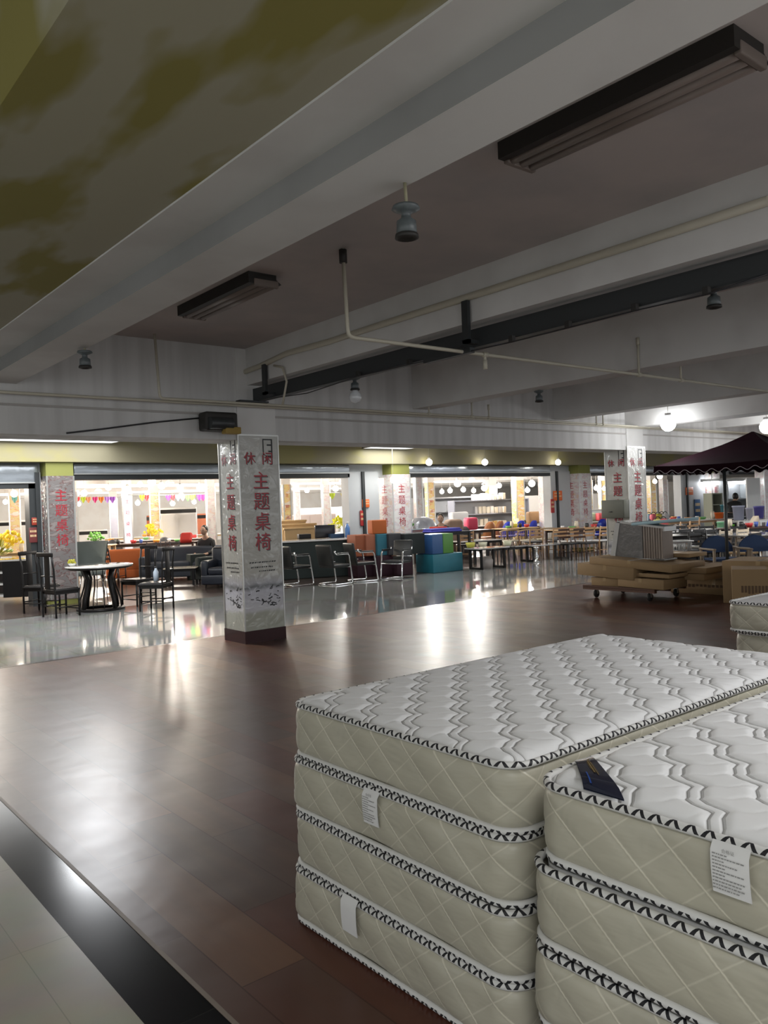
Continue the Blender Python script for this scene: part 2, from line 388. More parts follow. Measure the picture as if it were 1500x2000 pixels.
def column(loc, label, group=None, w=.56, d=.50, H=3.6, top=2.55):
    t = thing('column', label, 'column', loc, 0, group)
    MB().box(0.012, 0.012, 0, w - .012, d - .012, H).build('shaft', m_cap, t)
    MB().box(-.012, -.012, 0, w + .012, d + .012, .15).build('skirting', m_skirt, t)
    MB().box(0, 0, .15, w, d, top).build('cladding', m_film, t)
    e = .022; c = MB()
    for x in (0, w):
        for y in (0, d): c.box(x - e * (1 if x == 0 else .2) + (.0 if x else .012), y - .008, .15, x + e * (.2 if x == 0 else 1) - (.012 if x else 0), y + .008, top)
    c.box(-.008, -.008, top - .012, w + .008, d + .008, top + .008)
    c.build('corner_trim', alu, t)
    for nm, Mx, ww in (('front', Matrix.Translation((w / 2, -.003, 0)) @ Matrix.Rotation(R(90), 4, 'X'), w),
                       ('side', Matrix.Translation((-.003, d / 2, 0)) @ Matrix.Rotation(R(-90), 4, 'Z') @ Matrix.Rotation(R(90), 4, 'X'), d)):
        a = MB(); b = MB(); k = ww / .56
        for i, ch in enumerate('主题桌椅'):
            z = 1.985 - i * .253
            a.glyphs(ch, .235 * k, Mx @ Matrix.Translation((.015, z, .0012))); b.glyphs(ch, .235 * k, Mx @ Matrix.Translation((.027, z - .010, 0)))
        for ch, x in (('休', -.13 * k), ('闲', .12 * k)):
            a.glyphs(ch, .165 * k, Mx @ Matrix.Translation((x, 2.26, .0012))); b.glyphs(ch, .165 * k, Mx @ Matrix.Translation((x + .009, 2.252, 0)))
        a.build('red_lettering', redink, t); b.build('letter_shadow', greyink, t)
        g = MB()
        rn = random.Random(5)
        for z, x0, x1 in ((.97, -.19, .16), (.91, -.17, .08), (.905, .10, .14), (.86, -.06, .17)):
            x = x0 * k
            while x < x1 * k:
                l = rn.uniform(.01, .03); g.add([Mx @ Vector(p) for p in ((x, z, 0), (x + l, z + .004, 0), (x + l + .004, z + .018, 0), (x + .003, z + .016, 0))], [(0, 1, 2, 3)]); x += l + rn.uniform(.006, .014)
        ink_branches(g, 3, ww / 2 - .05, .43, .66, Mx)
        for (x0, z0, x1, z1) in ((.06, 2.30, .075, 2.50), (.06, 2.49, .2, 2.505), (.12, 2.42, .20, 2.44), (.14, 2.34, .2, 2.36), (.18, 2.30, .20, 2.5), (.1, 2.27, .2, 2.30)):
            g.add([Mx @ Vector(p) for p in ((x0 * k, z0, 0), (x1 * k, z0, 0), (x1 * k, z1, 0), (x0 * k, z1, 0))], [(0, 1, 2, 3)])
        g.build('ink_picture', blackink, t)
    return t
col1 = column((4.87, 8.69, 0), 'film-wrapped square column with red lettering and dark red skirting at the edge of the wood floor')
dup(col1, (13.0, 8.69, 0), 0, 'film-wrapped square column with red lettering behind the cardboard trolley, grey box leaning on it')

# ------------------------------------------------------------------ mattresses
MW, ML, MT = 1.16, 2.02, .208
def nmath(N, L, op, a, bb=None, cc=None, clamp=False):
    q = N('ShaderNodeMath'); q.operation = op; q.use_clamp = clamp
    for i, v in enumerate((a, bb, cc)):
        if v is None: continue
        if isinstance(v, (int, float)): q.inputs[i].default_value = v
        else: L(v, q.inputs[i])
    return q.outputs[0]
QD, QP, QA, QG = .163, .165, .0185, .0165      # quilting: line pair spacing, zigzag period, amplitude, half gap
def quilt_mat():
    m, nt, b, N, L = node_mat('white_knit_ticking'); M_ = lambda *a, **k: nmath(N, L, *a, **k)
    uv = N('ShaderNodeUVMap'); sx = N('ShaderNodeSeparateXYZ'); L(uv.outputs[0], sx.inputs[0])
    p, q = sx.outputs[0], sx.outputs[1]
    def zg(p_, amp, per): return M_('MULTIPLY', M_('SUBTRACT', M_('MULTIPLY', M_('ABSOLUTE', M_('SUBTRACT', M_('FRACT', M_('DIVIDE', p_, per)), .5)), 4), 1), amp)
    base = M_('ADD', M_('ADD', q, zg(p, QA, QP)), zg(M_('ADD', p, .03), .22 * QA, QP / 2))
    d1 = M_('MULTIPLY', M_('ABSOLUTE', M_('SUBTRACT', M_('FRACT', M_('DIVIDE', base, QD)), .5)), QD)
    dl = M_('ABSOLUTE', M_('SUBTRACT', d1, QG))
    th = M_('SUBTRACT', 1, M_('DIVIDE', dl, .0030), clamp=True)
    gr = M_('SUBTRACT', 1, M_('DIVIDE', dl, .0075), clamp=True)
    mx = N('ShaderNodeMix'); mx.data_type = 'RGBA'; mx.inputs[6].default_value = (.70, .705, .715, 1); mx.inputs[7].default_value = (.16, .155, .15, 1)
    L(M_('MULTIPLY', th, .85), mx.inputs[0]); L(mx.outputs[2], b.inputs['Base Color']); b.inputs['Roughness'].default_value = .8
    tc = N('ShaderNodeTexCoord'); n = N('ShaderNodeTexNoise'); n.inputs['Scale'].default_value = 16; n.inputs['Detail'].default_value = 3
    mp = N('ShaderNodeMapping'); mp.inputs['Rotation'].default_value = (0, 0, R(45)); mp.inputs['Scale'].default_value = (1.6, .35, 1)
    L(tc.outputs['Object'], mp.inputs[0]); L(mp.outputs[0], n.inputs['Vector'])
    h = M_('SUBTRACT', M_('MULTIPLY', n.outputs['Fac'], .55), gr)
    bp = N('ShaderNodeBump'); bp.inputs['Strength'].default_value = .55; bp.inputs['Distance'].default_value = .006; L(h, bp.inputs['Height']); L(bp.outputs[0], b.inputs['Normal'])
    return m
def side_mat():
    m, nt, b, N, L = node_mat('cream_damask_border'); M_ = lambda *a, **k: nmath(N, L, *a, **k)
    uv = N('ShaderNodeUVMap'); sx = N('ShaderNodeSeparateXYZ'); L(uv.outputs[0], sx.inputs[0]); u, t = sx.outputs[0], sx.outputs[1]
    def dist(k): 
        f = M_('FRACT', M_('ADD', u, M_('MULTIPLY', t, k))); return M_('MINIMUM', f, M_('SUBTRACT', 1, f))
    da, db = dist(1.45), dist(-1.45)
    la, lb_ = M_('SUBTRACT', 1, M_('DIVIDE', da, .044), clamp=True), M_('MULTIPLY', M_('SUBTRACT', 1, M_('DIVIDE', db, .034), clamp=True), .6)
    ln = M_('MAXIMUM', la, lb_)
    tc = N('ShaderNodeTexCoord')
    n = N('ShaderNodeTexNoise'); n.inputs['Scale'].default_value = 7; n.inputs['Detail'].default_value = 4; L(tc.outputs['Object'], n.inputs['Vector'])
    w = N('ShaderNodeTexWave'); w.wave_type = 'RINGS'; w.inputs['Scale'].default_value = 12; w.inputs['Distortion'].default_value = 14; w.inputs['Detail'].default_value = 1.5; w.inputs['Detail Scale'].default_value = .6; L(tc.outputs['Object'], w.inputs['Vector'])
    n3 = N('ShaderNodeTexNoise'); n3.inputs['Scale'].default_value = 5.5; L(tc.outputs['Object'], n3.inputs['Vector'])
    mk = M_('MULTIPLY', w.outputs['Fac'], M_('MULTIPLY', M_('SUBTRACT', n3.outputs['Fac'], .53, clamp=True), 5, clamp=True))
    c0 = N('ShaderNodeMix'); c0.data_type = 'RGBA'; c0.inputs[6].default_value = (.41, .395, .325, 1); c0.inputs[7].default_value = (.45, .425, .34, 1); L(n.outputs['Fac'], c0.inputs[0])
    c1 = N('ShaderNodeMix'); c1.data_type = 'RGBA'; c1.inputs[7].default_value = (.31, .30, .25, 1); L(M_('MULTIPLY', mk, .45), c1.inputs[0]); L(c0.outputs[2], c1.inputs[6])
    mx = N('ShaderNodeMix'); mx.data_type = 'RGBA'; mx.inputs[7].default_value = (.66, .63, .52, 1)
    L(M_('MULTIPLY', ln, .8), mx.inputs[0]); L(c1.outputs[2], mx.inputs[6]); L(mx.outputs[2], b.inputs['Base Color'])
    b.inputs['Roughness'].default_value = .40
    n2 = N('ShaderNodeTexNoise'); n2.inputs['Scale'].default_value = 16; n2.inputs['Detail'].default_value = 2
    mp = N('ShaderNodeMapping'); mp.inputs['Scale'].default_value = (.5, .5, 1.8); L(tc.outputs['Object'], mp.inputs[0]); L(mp.outputs[0], n2.inputs['Vector'])
    h = M_('ADD', M_('MULTIPLY', n2.outputs['Fac'], .9), M_('MULTIPLY', ln, .35))
    bp = N('ShaderNodeBump'); bp.inputs['Strength'].default_value = .30; bp.inputs['Distance'].default_value = .010; L(h, bp.inputs['Height']); L(bp.outputs[0], b.inputs['Normal'])
    return m
def piping_mat():
    m, nt, b, N, L = node_mat('black_and_white_piping')
    uv = N('ShaderNodeUVMap'); sx = N('ShaderNodeSeparateXYZ'); L(uv.outputs[0], sx.inputs[0])
    def M_(op, a, bb=None, cc=None):
        q = N('ShaderNodeMath'); q.operation = op
        for i, v in enumerate((a, bb, cc)):
            if v is None: continue
            if isinstance(v, (int, float)): q.inputs[i].default_value = v
            else: L(v, q.inputs[i])
        return q.outputs[0]
    u = M_('FRACT', M_('DIVIDE', sx.outputs[0], .044))
    va = M_('DIVIDE', M_('SUBTRACT', .62, sx.outputs[1]), 1.15)       # 0 at the apex side .. 1 at the open side
    d = M_('ABSOLUTE', M_('SUBTRACT', M_('ABSOLUTE', M_('SUBTRACT', u, .5)), M_('MULTIPLY', va, .36)))
    k = M_('LESS_THAN', d, M_('ADD', .085, M_('MULTIPLY', va, .05)))
    lim = M_('MULTIPLY', M_('LESS_THAN', va, .95), M_('GREATER_THAN', va, -.05))
    f = M_('MULTIPLY', k, lim)
    mx = N('ShaderNodeMix'); mx.data_type = 'RGBA'; mx.inputs[6].default_value = (.62, .62, .61, 1); mx.inputs[7].default_value = (.01, .01, .013, 1); L(f, mx.inputs[0])
    L(mx.outputs[2], b.inputs['Base Color']); b.inputs['Roughness'].default_value = .6; return m
m_quilt, m_side, m_pipe = quilt_mat(), side_mat(), piping_mat()
def peri(w, l, r, n=420):
    # closed path round a rounded rectangle centred at 0: points and outward normals, with arc length
    segs = []; hw, hl = w / 2 - r, l / 2 - r
    cs = [(hw, hl, 0), (-hw, hl, 90), (-hw, -hl, 180), (hw, -hl, 270)]
    P = []
    for i, (cx, cy, a0) in enumerate(cs):
        for k in range(17):
            a = R(a0 + 90 * k / 16); P.append((cx + r * math.cos(a), cy + r * math.sin(a), math.cos(a), math.sin(a)))
    out = []; s = 0; m = len(P)
    for i in range(m):
        a, b = P[i], P[(i + 1) % m]; L_ = math.hypot(b[0] - a[0], b[1] - a[1]); q = max(1, int(L_ / .012))
        for k in range(q):
            t = k / q; nx = a[2] * (1 - t) + b[2] * t; ny = a[3] * (1 - t) + b[3] * t; g = math.hypot(nx, ny)
            out.append((a[0] * (1 - t) + b[0] * t, a[1] * (1 - t) + b[1] * t, nx / g, ny / g, s + L_ * t))
        s += L_
    return out, s
PC, PER = peri(ML, MW, .085)
def zig(p, amp, per):            # triangle wave
    f = (p / per) % 1.0; return amp * (4 * abs(f - .5) - 1)
def uvmesh(name, V, F, UV, m):
    mb = MB(); mb.v = V; mb.f = F; mb.smooth = set(range(len(F))); mb.uv = UV; return mb.mesh(name, m)
def top_mesh(seed):
    nx, ny = 380, 220; hl, hw, r = ML / 2 - .004, MW / 2 - .004, .08
    V = []; UV = []; off = .054 if seed == 1 else .02
    for i in range(nx + 1):
        x = (-1 + 2 * i / nx) * hl; ax = abs(x) - (hl - r)
        w = hw if ax <= 0 else hw - r + math.sqrt(max(0, r * r - ax * ax))
        for j in range(ny + 1):
            y = (-1 + 2 * j / ny) * w
            p, q = (x + y) * .7071, (x - y) * .7071 + off
            k = ((q + zig(p, QA, QP) + zig(p + .03, .22 * QA, QP / 2)) / QD) % 1.0; d1 = abs(k - .5) * QD
            dl = abs(d1 - QG)
            if d1 > QG:
                c = abs(((p + .3 * (d1 - .05)) / (QP / 2) + .1) % 1.0 - .5) * 2      # 1 at a crease
                h = .0085 * (1 - math.exp(-(dl / .014) ** 2)) * (.45 + .55 * math.sqrt(max(0, 1 - c ** 4)))
            else: h = .0030 * (1 - math.exp(-(dl / .006) ** 2))
            e = max(0, min(hl - abs(x), w - abs(y)))
            ed = 1 - math.exp(-e / .022)
            z = -.012 + (.024 + h) * ed + .005 * math.sin(2.1 * x + seed) * math.sin(2.7 * y + 1)
            V.append((x, y, z)); UV.append((p, q))
    F = [(i * (ny + 1) + j, (i + 1) * (ny + 1) + j, (i + 1) * (ny + 1) + j + 1, i * (ny + 1) + j + 1) for i in range(nx) for j in range(ny)]
    return uvmesh('quilted_top', V, F, UV, m_quilt)
def side_mesh(seed, squash):
    rn = random.Random(seed); nz = 20; V = []; UV = []; n = len(PC); ph = rn.uniform(0, 1); ph2 = rn.uniform(0, 6); NQ = 38
    for i in range(nz + 1):
        t = i / nz; z = .004 + t * (MT - .008)
        for kk in range(n + 1):
            x, y, ax, ay, s = PC[kk % n]; u = (s / PER if kk < n else 1.0) * NQ + ph
            a, b = (u + 1.45 * t) % 1.0, (u - 1.45 * t) % 1.0; d = min(a, 1 - a, b, 1 - b)
            bul = (.011 * (1 - abs(2 * t - 1) ** 4) - .010 * math.exp(-((t - .04) / .05) ** 2) - .010 * math.exp(-((t - .96) / .05) ** 2)) * (1 if squash < 1 else squash)
            puff = .0035 * (1 - math.exp(-(d / .09) ** 2)) * min(1, 4 * t, 4 * (1 - t))
            wob = .0035 * math.sin(7 * s + ph2 + 2 * t) + .002 * math.sin(19 * s + 5 * t)
            o = bul + puff + wob * squash
            V.append((x + ax * o, y + ay * o, z)); UV.append((u, t))
    m_ = n + 1
    F = [(i * m_ + k, i * m_ + k + 1, (i + 1) * m_ + k + 1, (i + 1) * m_ + k) for i in range(nz) for k in range(n)]
    return uvmesh('side_border', V, F, UV, m_side)
def pipe_mesh(z, lean=0):
    m = 12; V = []; UV = []; F = []; n = len(PC); rr = .0115
    for i in range(n + 1):
        x, y, ax, ay, s = PC[i % n]; s = PER if i == n else s
        for k in range(m + 1):
            w = -math.pi + 2 * math.pi * k / m     # 0 = outward-up ridge
            ang = w + R(40 if z > .1 else -40)
            o = rr * math.cos(ang) + .004; V.append((x + ax * o, y + ay * o, z + rr * math.sin(ang))); UV.append((s, w / (math.pi * .62) * (1 if z > .1 else -1)))
    for i in range(n):
        for k in range(m): F.append((i * (m + 1) + k, (i + 1) * (m + 1) + k, (i + 1) * (m + 1) + k + 1, i * (m + 1) + k + 1))
    mb = MB(); mb.v = V; mb.f = F; mb.smooth = set(range(len(F))); mb.uv = UV
    return mb.mesh('piping', m_pipe)
TOPS = [top_mesh(1), top_mesh(2)]; SIDES = [side_mesh(k, q) for k, q in ((1, 1.0), (2, 1.35), (3, .8))]
PT, PB = pipe_mesh(MT - .008), pipe_mesh(.009)
flat_top = MB().prism([(x * .985, y * .975) for x, y, *_ in PC[::4]], MT - .03, MT - .006).mesh('quilted_top', m_quilt)
flat_bot = MB().prism([(x * .985, y * .975) for x, y, *_ in PC[::4]], .006, .03).mesh('underside', m_quilt)
def tag_mesh(name, w, h, text=True):
    pass
m_label = mat('white_care_label', (.70, .70, .70), .6)
def mattress(loc, label, top, side, group=None, yaw=0, tags=(), patch=None):
    t = thing('mattress', label, 'mattress', loc, yaw, group)
    def ob(n, me, z=0):
        o = bpy.data.objects.new(n, me); COL.objects.link(o); o.parent = t; o.location.z = z; return o
    if top is None: ob('quilted_top', flat_top)
    else: ob('quilted_top', TOPS[top], MT)
    ob('underside', flat_bot)
    ob('side_border', SIDES[side]); ob('piping', PT); ob('piping', PB)
    for y, z, w, h, txt in tags:       # care labels hanging on the end that faces the viewer (-x)
        x = -ML / 2 - .028
        rows = [[(x - .004 * math.sin(3 * i / 6) + (.012 if i == 0 else 0), y + w / 2 - w * k / 2 - .004 * i / 6, z - h * i / 6) for k in range(3)] for i in range(7)]
        rows2 = [[(p[0] + .0015, p[1], p[2]) for p in r_] for r_ in rows]
        lb = MB().grid(rows).grid(rows2).build('care_label', m_label, t); lb['label'] = 'white care label'
        if txt:
            g = MB(); Mx = Matrix.Translation((x - .006, y, z)) @ Matrix.Rotation(R(-90), 4, 'Z') @ Matrix.Rotation(R(90), 4, 'X')
            rn = random.Random(int(y * 100))
            g.glyphs('合格证', h * .09, Mx @ Matrix.Translation((0, -h * .12, 0)))
            for i in range(11):
                zz = -h * (.22 + .068 * i); xx = -w * .42; end = w * rn.uniform(.15, .42)
                if i in (0, 2, 4, 6): end = -w * .1
                while xx < end:
                    l = w * rn.uniform(.03, .09); g.add([Mx @ Vector(p) for p in ((xx, zz, 0), (xx + l, zz, 0), (xx + l, zz + h * .022, 0), (xx, zz + h * .022, 0))], [(0, 1, 2, 3)]); xx += l + w * .02
            g.build('label_print', mat('label_ink', (.25, .25, .25), .5), lb)
    if patch:
        c = patch; z = MT + .022
        P4 = [Vector((*p, z)) for p in c]
        def bil(u, v, dz=0):
            p = (P4[0] * (1 - u) + P4[1] * u) * (1 - v) + (P4[3] * (1 - u) + P4[2] * u) * v; p.z += .004 - .016 * abs(2 * v - 1) ** 6 + dz; return p
        pt = MB().grid([[bil(i / 8, j / 8) for j in range(9)] for i in range(9)]).grid([[bil(i / 8, j / 8, -.003) for j in range(9)] for i in range(9)]).build('corner_patch', mat('navy_satin_patch', (.012, .016, .035), .15, coat=.8), t)
        g = MB()
        for u0, u1, v0, v1 in ((.50, .57, .25, .6), (.60, .64, .2, .66), (.46, .48, .3, .5), (.66, .67, .3, .6)):
            g.grid([[bil(u0 + (u1 - u0) * i, v0 + (v1 - v0) * j / 4, .002) for j in range(5)] for i in range(2)])
        g.build('gold_print', mat('gold_thread', (.30, .20, .06), .35, .6), pt)
        g = MB().grid([[bil(.2 + .05 * i, .62 + .3 * j / 4, .002) for j in range(5)] for i in range(2)])
        g.build('blue_stripe', mat('blue_thread', (.02, .07, .30), .35), pt)
    return t
cx = 1.715 + ML / 2; cy = 1.56 + MW / 2
lab = ['white quilted mattress topping the nearer-left stack, lowest edge on cream border', 'second mattress down in the left stack, printed care label on its end',
       'third mattress down in the left stack, sandwiched above the bottom one', 'bottom mattress of the left stack, blank white tag over its top edge']
lab[0] = 'white zigzag-quilted mattress lying on top of the left stack of four'
for k, (dx, dy, sd, tg) in enumerate(((0, 0, 0, ()), (-.008, .012, 1, ((.0 + 2.14 + .04 - cy, MT - .004, .082, .115, True),)), (-.016, 0, 2, ()), (-.022, .01, 1, ((2.31 - cy, MT + .012, .088, .125, False),)))):
    z = .212 * (3 - k) + .004
    mattress((cx + dx, cy + dy, z), lab[k], 0 if k == 0 else None, sd, None, R((.0, .35, -.2, .3)[k]), tg,
             ((ML / 2 - .26, -MW / 2 + .03), (ML / 2 - .03, -MW / 2 + .05), (ML / 2 - .03, -MW / 2 + .20), (ML / 2 - .2, -MW / 2 + .1)) if k == 0 else None)
cx2 = 1.655 + ML / 2; cy2 = 1.425 - MW / 2 + .0
lab = ['white quilted mattress with a navy corner patch, topping the right stack', 'second mattress down in the right stack, under the one with the navy patch',
       'third mattress down in the right stack, cream sides cut by the photo edge', 'bottom mattress of the right stack on the wood floor']
for k, (dx, dy, sd, tg) in enumerate(((0.0, 0, 0, ((.875 - cy2, MT - .006, .085, .108, True),)), (-.03, .012, 2, ((.665 - cy2, MT - .05, .085, .13, True),)), (-.02, .03, 1, ()), (.0, .0, 2, ()))):
    z = .212 * (3 - k) + .004 + (.012 if k < 2 else 0)
    mattress((cx2 + dx, cy2 + dy, z), lab[k], 1 if k == 0 else None, sd, None, R((.0, -.3, .2, .2)[k]), tg,
             ((-.853, .572), (-.785, .574), (-1.002, .31), (-1.002, .43)) if k == 0 else None)
cx3 = 5.43 + ML / 2; cy3 = 2.87 - MW / 2
for k, lb in enumerate(('top mattress of the far stack at the right photo edge', 'second mattress down in the far stack at the right edge', 'third mattress down in the far stack at the right edge', 'bottom mattress of the far stack at the right edge')):
    mattress((cx3 + (0, .03, .02, .03)[k], cy3 + (0, -.03, -.05, -.03)[k], .212 * (3 - k) + .004), lb, None, (2, 0, 2, 1)[k])

# ------------------------------------------------------------------ ceiling services
def steel():
    t = thing('steel_beam', 'long black steel beam under the ceiling running to the front column', 'beam', (5.16, 1.4, 2.96))
    MB().box(-.05, -7.4, 0, .05, 7.3, .012).box(-.05, -7.4, .148, .05, 7.3, .16).box(-.05, -7.4, .01, -.042, 7.3, .15).build('beam_body', darkm, t)
    MB().box(-.3, 7.18, -.02, .10, 7.29, .0).build('end_plate', darkm, t)
    for px, py in ((910, 588), (517, 712)):
        p = atx(px, py, 5.0); MB().box(-.185, p.y - 1.4 - .035, .02, -.15, p.y - 1.4 + .035, p.z - 2.96).box(-.185, p.y - 1.4 - .035, .02, -.04, p.y - 1.4 + .035, .05).build('hanger', darkm, t)
    p = atx(880, 695, 5.1)
    MB().box(-.12, p.y - 1.4 - .3, -.05, -.06, p.y - 1.4 + .3, -.005).build('junction_channel', darkm, t)
    p = atx(1280, 585, 5.1)
    MB().glyphs('H', .05, Matrix.Translation((-.052, p.y - 1.4, .07)) @ Matrix.Rotation(R(-90), 4, 'Z') @ Matrix.Rotation(R(90), 4, 'X'))
steel()
pts = []
for px, py in ((530, 778), (600, 768), (700, 735), (800, 712), (900, 690), (1000, 668), (1110, 640), (1240, 607), (1380, 575), (1500, 535)):
    pts.append(atx(px, py, 5.06))
t = thing('ceiling_cable', 'thin black cable strung under the black steel beam', 'cable', pts[0])
MB().tube([p - pts[0] for p in pts], .006, 6).build('cable', blackink, t)
for p in pts[2:9]:
    MB().box(-.02, -.02, 0, .02, .02, .05, Matrix.Translation(p - pts[0])).build('clip', soot, t)
# flat cable duct on the beam face
d = [atx(px, py, 5.01) for px, py in ((1500, 392), (1240, 476), (1000, 553), (750, 632), (640, 668), (560, 690), (505, 716), (478, 726), (455, 722))]
t = MB().tube(d, .022, 8, flat=1.5).tube([d[-1], atx(452, 780, 5.01)], .012, 6).build('cable_duct', cream_pipe)
tag(t, 'cream cable duct fixed along the face of the ceiling beam', 'cable duct')
d = [atx(px, py, 5.0) for px, py in ((535, 714), (552, 718), (560, 745), (552, 790))]
tag(MB().tube(d, .014, 6).build('cable_duct', cream_pipe), 'short curved conduit bending down above the front column', 'cable duct')
def pipe(label, pts, r=.021, drops=()):
    o = Vector(pts[0]); t = thing('sprinkler_pipe', label, 'pipe', o)
    P = []
    for i, p in enumerate(pts):
        p = Vector(p) - o
        if 0 < i < len(pts) - 1:
            a = (Vector(pts[i - 1]) - o - p).normalized() * .06; b = (Vector(pts[i + 1]) - o - p).normalized() * .06
            P += [p + a, p + a * .4 + b * .1, p + b * .4 + a * .1, p + b]
        else: P.append(p)
    MB().tube(P, r, 10).build('pipe', cream_pipe, t)
    for q in drops:
        x, dz0, dz1 = q[:3]; p = Vector((x, pts[-1][1], pts[-1][2])) - o
        MB().tube([p + Vector((0, 0, dz0)), p + Vector((0, 0, dz1))], r * .8, 8).tube([p + Vector((0, 0, dz1 - .08)), p + Vector((0, 0, dz1))], r * 1.25, 8).build('dropper', cream_pipe, t)
        MB().tube([p + Vector((-.03, 0, 0)), p + Vector((.03, 0, 0))], r * 1.5, 10).build('tee', cream_pipe, t)
    return t
def px_on(px, y, z):     # x where an x-directed line at (y,z) meets image column px
    lo, hi = .5, 60
    for _ in range(50):
        m = (lo + hi) / 2; v = Vector((m, y, z - HC)); u = 750 + 1576 * v.dot(CR) / -v.dot(CB)
        lo, hi = (m, hi) if u < px else (lo, m)
    return lo
A = at(680, 658, 2.93)
pipe('cream sprinkler pipe dropping from the slab and crossing under the steel beam', [(A.x - .02, A.y, 3.61), (A.x, A.y, 2.93), (40, A.y, 2.93)], .016,
     [(px_on(q, A.y, 2.93), 0, h) for q, h in ((1248, .40), (1330, .32), (947, -.05))])
MB().tube([(0, 0, 0), (0, 0, .1)], .032, 10).build('ceiling_socket', soot, None, (A.x - .02, A.y, 3.5)); tag(bpy.data.objects['ceiling_socket'], 'black fitting where the near sprinkler pipe meets the ceiling', 'pipe fitting')
B = at(312, 778, 2.90)
pipe('thin cream sprinkler pipe running along the beam above the front column', [(B.x - .03, B.y, 3.61), (B.x, B.y, 2.90), (40, B.y, 2.90)], .015,
     [(px_on(q, B.y, 2.90), 0, h) for q, h in ((838, .36), (922, .28), (1165, .22), (1178, .34), (955, .2))])
C_ = atz_ = aty(0, 766, 8.62)
pipe('lower cream pipe running left along the streaked beam', [(-4, 8.60, C_.z), (B.x - .2, 8.60, C_.z - .0), (30, 8.60, C_.z)], .016)
# dark motor box on the beam beside the column
p = aty(395, 838, 8.6)
t = thing('motor_box', 'blackened motor box on the beam left of the front column head', 'motor', (p.x, 8.55, p.z))
MB().rbox(0, -.05, -.02, .42, .15, .20, .03).build('housing', soot, t)
MB().tube([(.03, -.08, .06), (.32, -.08, .06)], .07, 12).build('motor', darkm, t)
MB().rbox(.22, -.12, -.06, .42, .0, .02, .01).build('yellow_plate', mat('worn_yellow_paint', (.30, .20, .04), .6), t)
pc = [aty(px, py, 8.69) for px, py in ((405, 815), (300, 825), (200, 838), (130, 846))]
tag(MB().tube(pc, .010, 6).build('ceiling_cable', blackink), 'dark cable sagging left from the motor box along the beam', 'cable')

def tube_lamp(loc, label, L_=1.28, lit=False):
    t = thing('tube_lamp', label, 'lamp', loc)
    body = mat('lamp_body_brown', (.20, .165, .145), .5)
    h = L_ / 2
    MB().box(-.17, -h, -.095, -.115, h, 0).box(-.12, -h, -.05, .10, h, 0).build('black_housing', soot, t)
    # tray open downward with raised sides
    MB().prism([(-.14, -.075), (-.15, -.075), (-.06, -.01), (.06, -.01), (.15, -.075), (.14, -.075), (.055, -.022), (-.055, -.022)], -h, h, Matrix.Rotation(R(90), 4, 'X')).build('reflector', soot, t)
    MB().box(-.05, -h + .01, -.06, .05, h - .01, -.024).build('ballast_cover', body, t)
    for x in (-.08, 0, .08):
        MB().tube([(x, -h + .03, -.082), (x, h - .03, -.082)], .030, 10).build('tube', mat('unlit_tube', (.22, .18, .16), .4) if not lit else glow_c, t)
    for y in (-h + .012, h - .012):
        MB().rbox(-.12, y - .018, -.11, .12, y + .018, -.05, .008).build('end_holder', body, t)
    return t
l1 = tube_lamp((3.58, 2.36, 3.61), 'unlit triple tube lamp on the ceiling nearest the viewer', 1.36)
dup(l1, (3.62, 6.55, 3.61), 0, 'unlit triple tube lamp on the ceiling farther left, between the beams')
p = at(1380, 852, 3.0)
dup(l1, (p.x, p.y, 3.084), R(55), 'unlit tube lamp hanging by the parasol top')
def pendant(loc, label, drop=.1, bulb=None, ro=1.0):
    t = thing('lamp_holder', label, 'lamp holder', loc); t.scale = (1.25, 1.25, 1.1)
    gm = mat('grey_porcelain', (.09, .105, .11), .4)
    MB().tube([(0, 0, 0), (.005, 0, -drop)], .006, 6).build('cord', mat('yellowed_cord', (.30, .28, .18), .6), t)
    z = -drop
    MB().lathe([(0, z + .01), (.045, z + .008), (.05, z - .004), (.03, z - .016), (.016, z - .022), (.018, z - .04), (.034, z - .052), (.036, z - .10), (.030, z - .105)], 16).build('holder', gm, t)
    MB().lathe([(.030, z - .105), (.040, z - .103), (.042, z - .118), (.030, z - .122), (.022, z - .112), (0, z - .112)], 16).build('rim', soot, t)
    if bulb: MB().lathe([(.02, z - .11), (.03, z - .13), (.052, z - .165), (.055, z - .195), (.04, z - .235), (.0, z - .25)], 16).build('bulb', bulb, t)
    return t
clear = mat('unlit_bulb_glass', (.62, .64, .66), .08, coat=.5)
p = at(794, 358, 3.0); pendant((p.x - .01, p.y, 3.0), 'empty grey lamp holder hanging nearest the viewer, at the beam edge', .10)
p = at(165, 680, 3.0); pendant((p.x, p.y, 3.0), 'grey lamp holder hanging at the far left below the beam end', .03)
pendant((5.33, 6.92, 3.16), 'lamp holder with an unlit glass bulb under the steel beam', .14, clear)
pendant((5.38, 2.86, 3.16), 'grey lamp holder hanging beyond the steel beam at upper right', .12)
pendant((7.98, 6.58, 3.0), 'small dark lamp holder hanging between the far beams', .02)
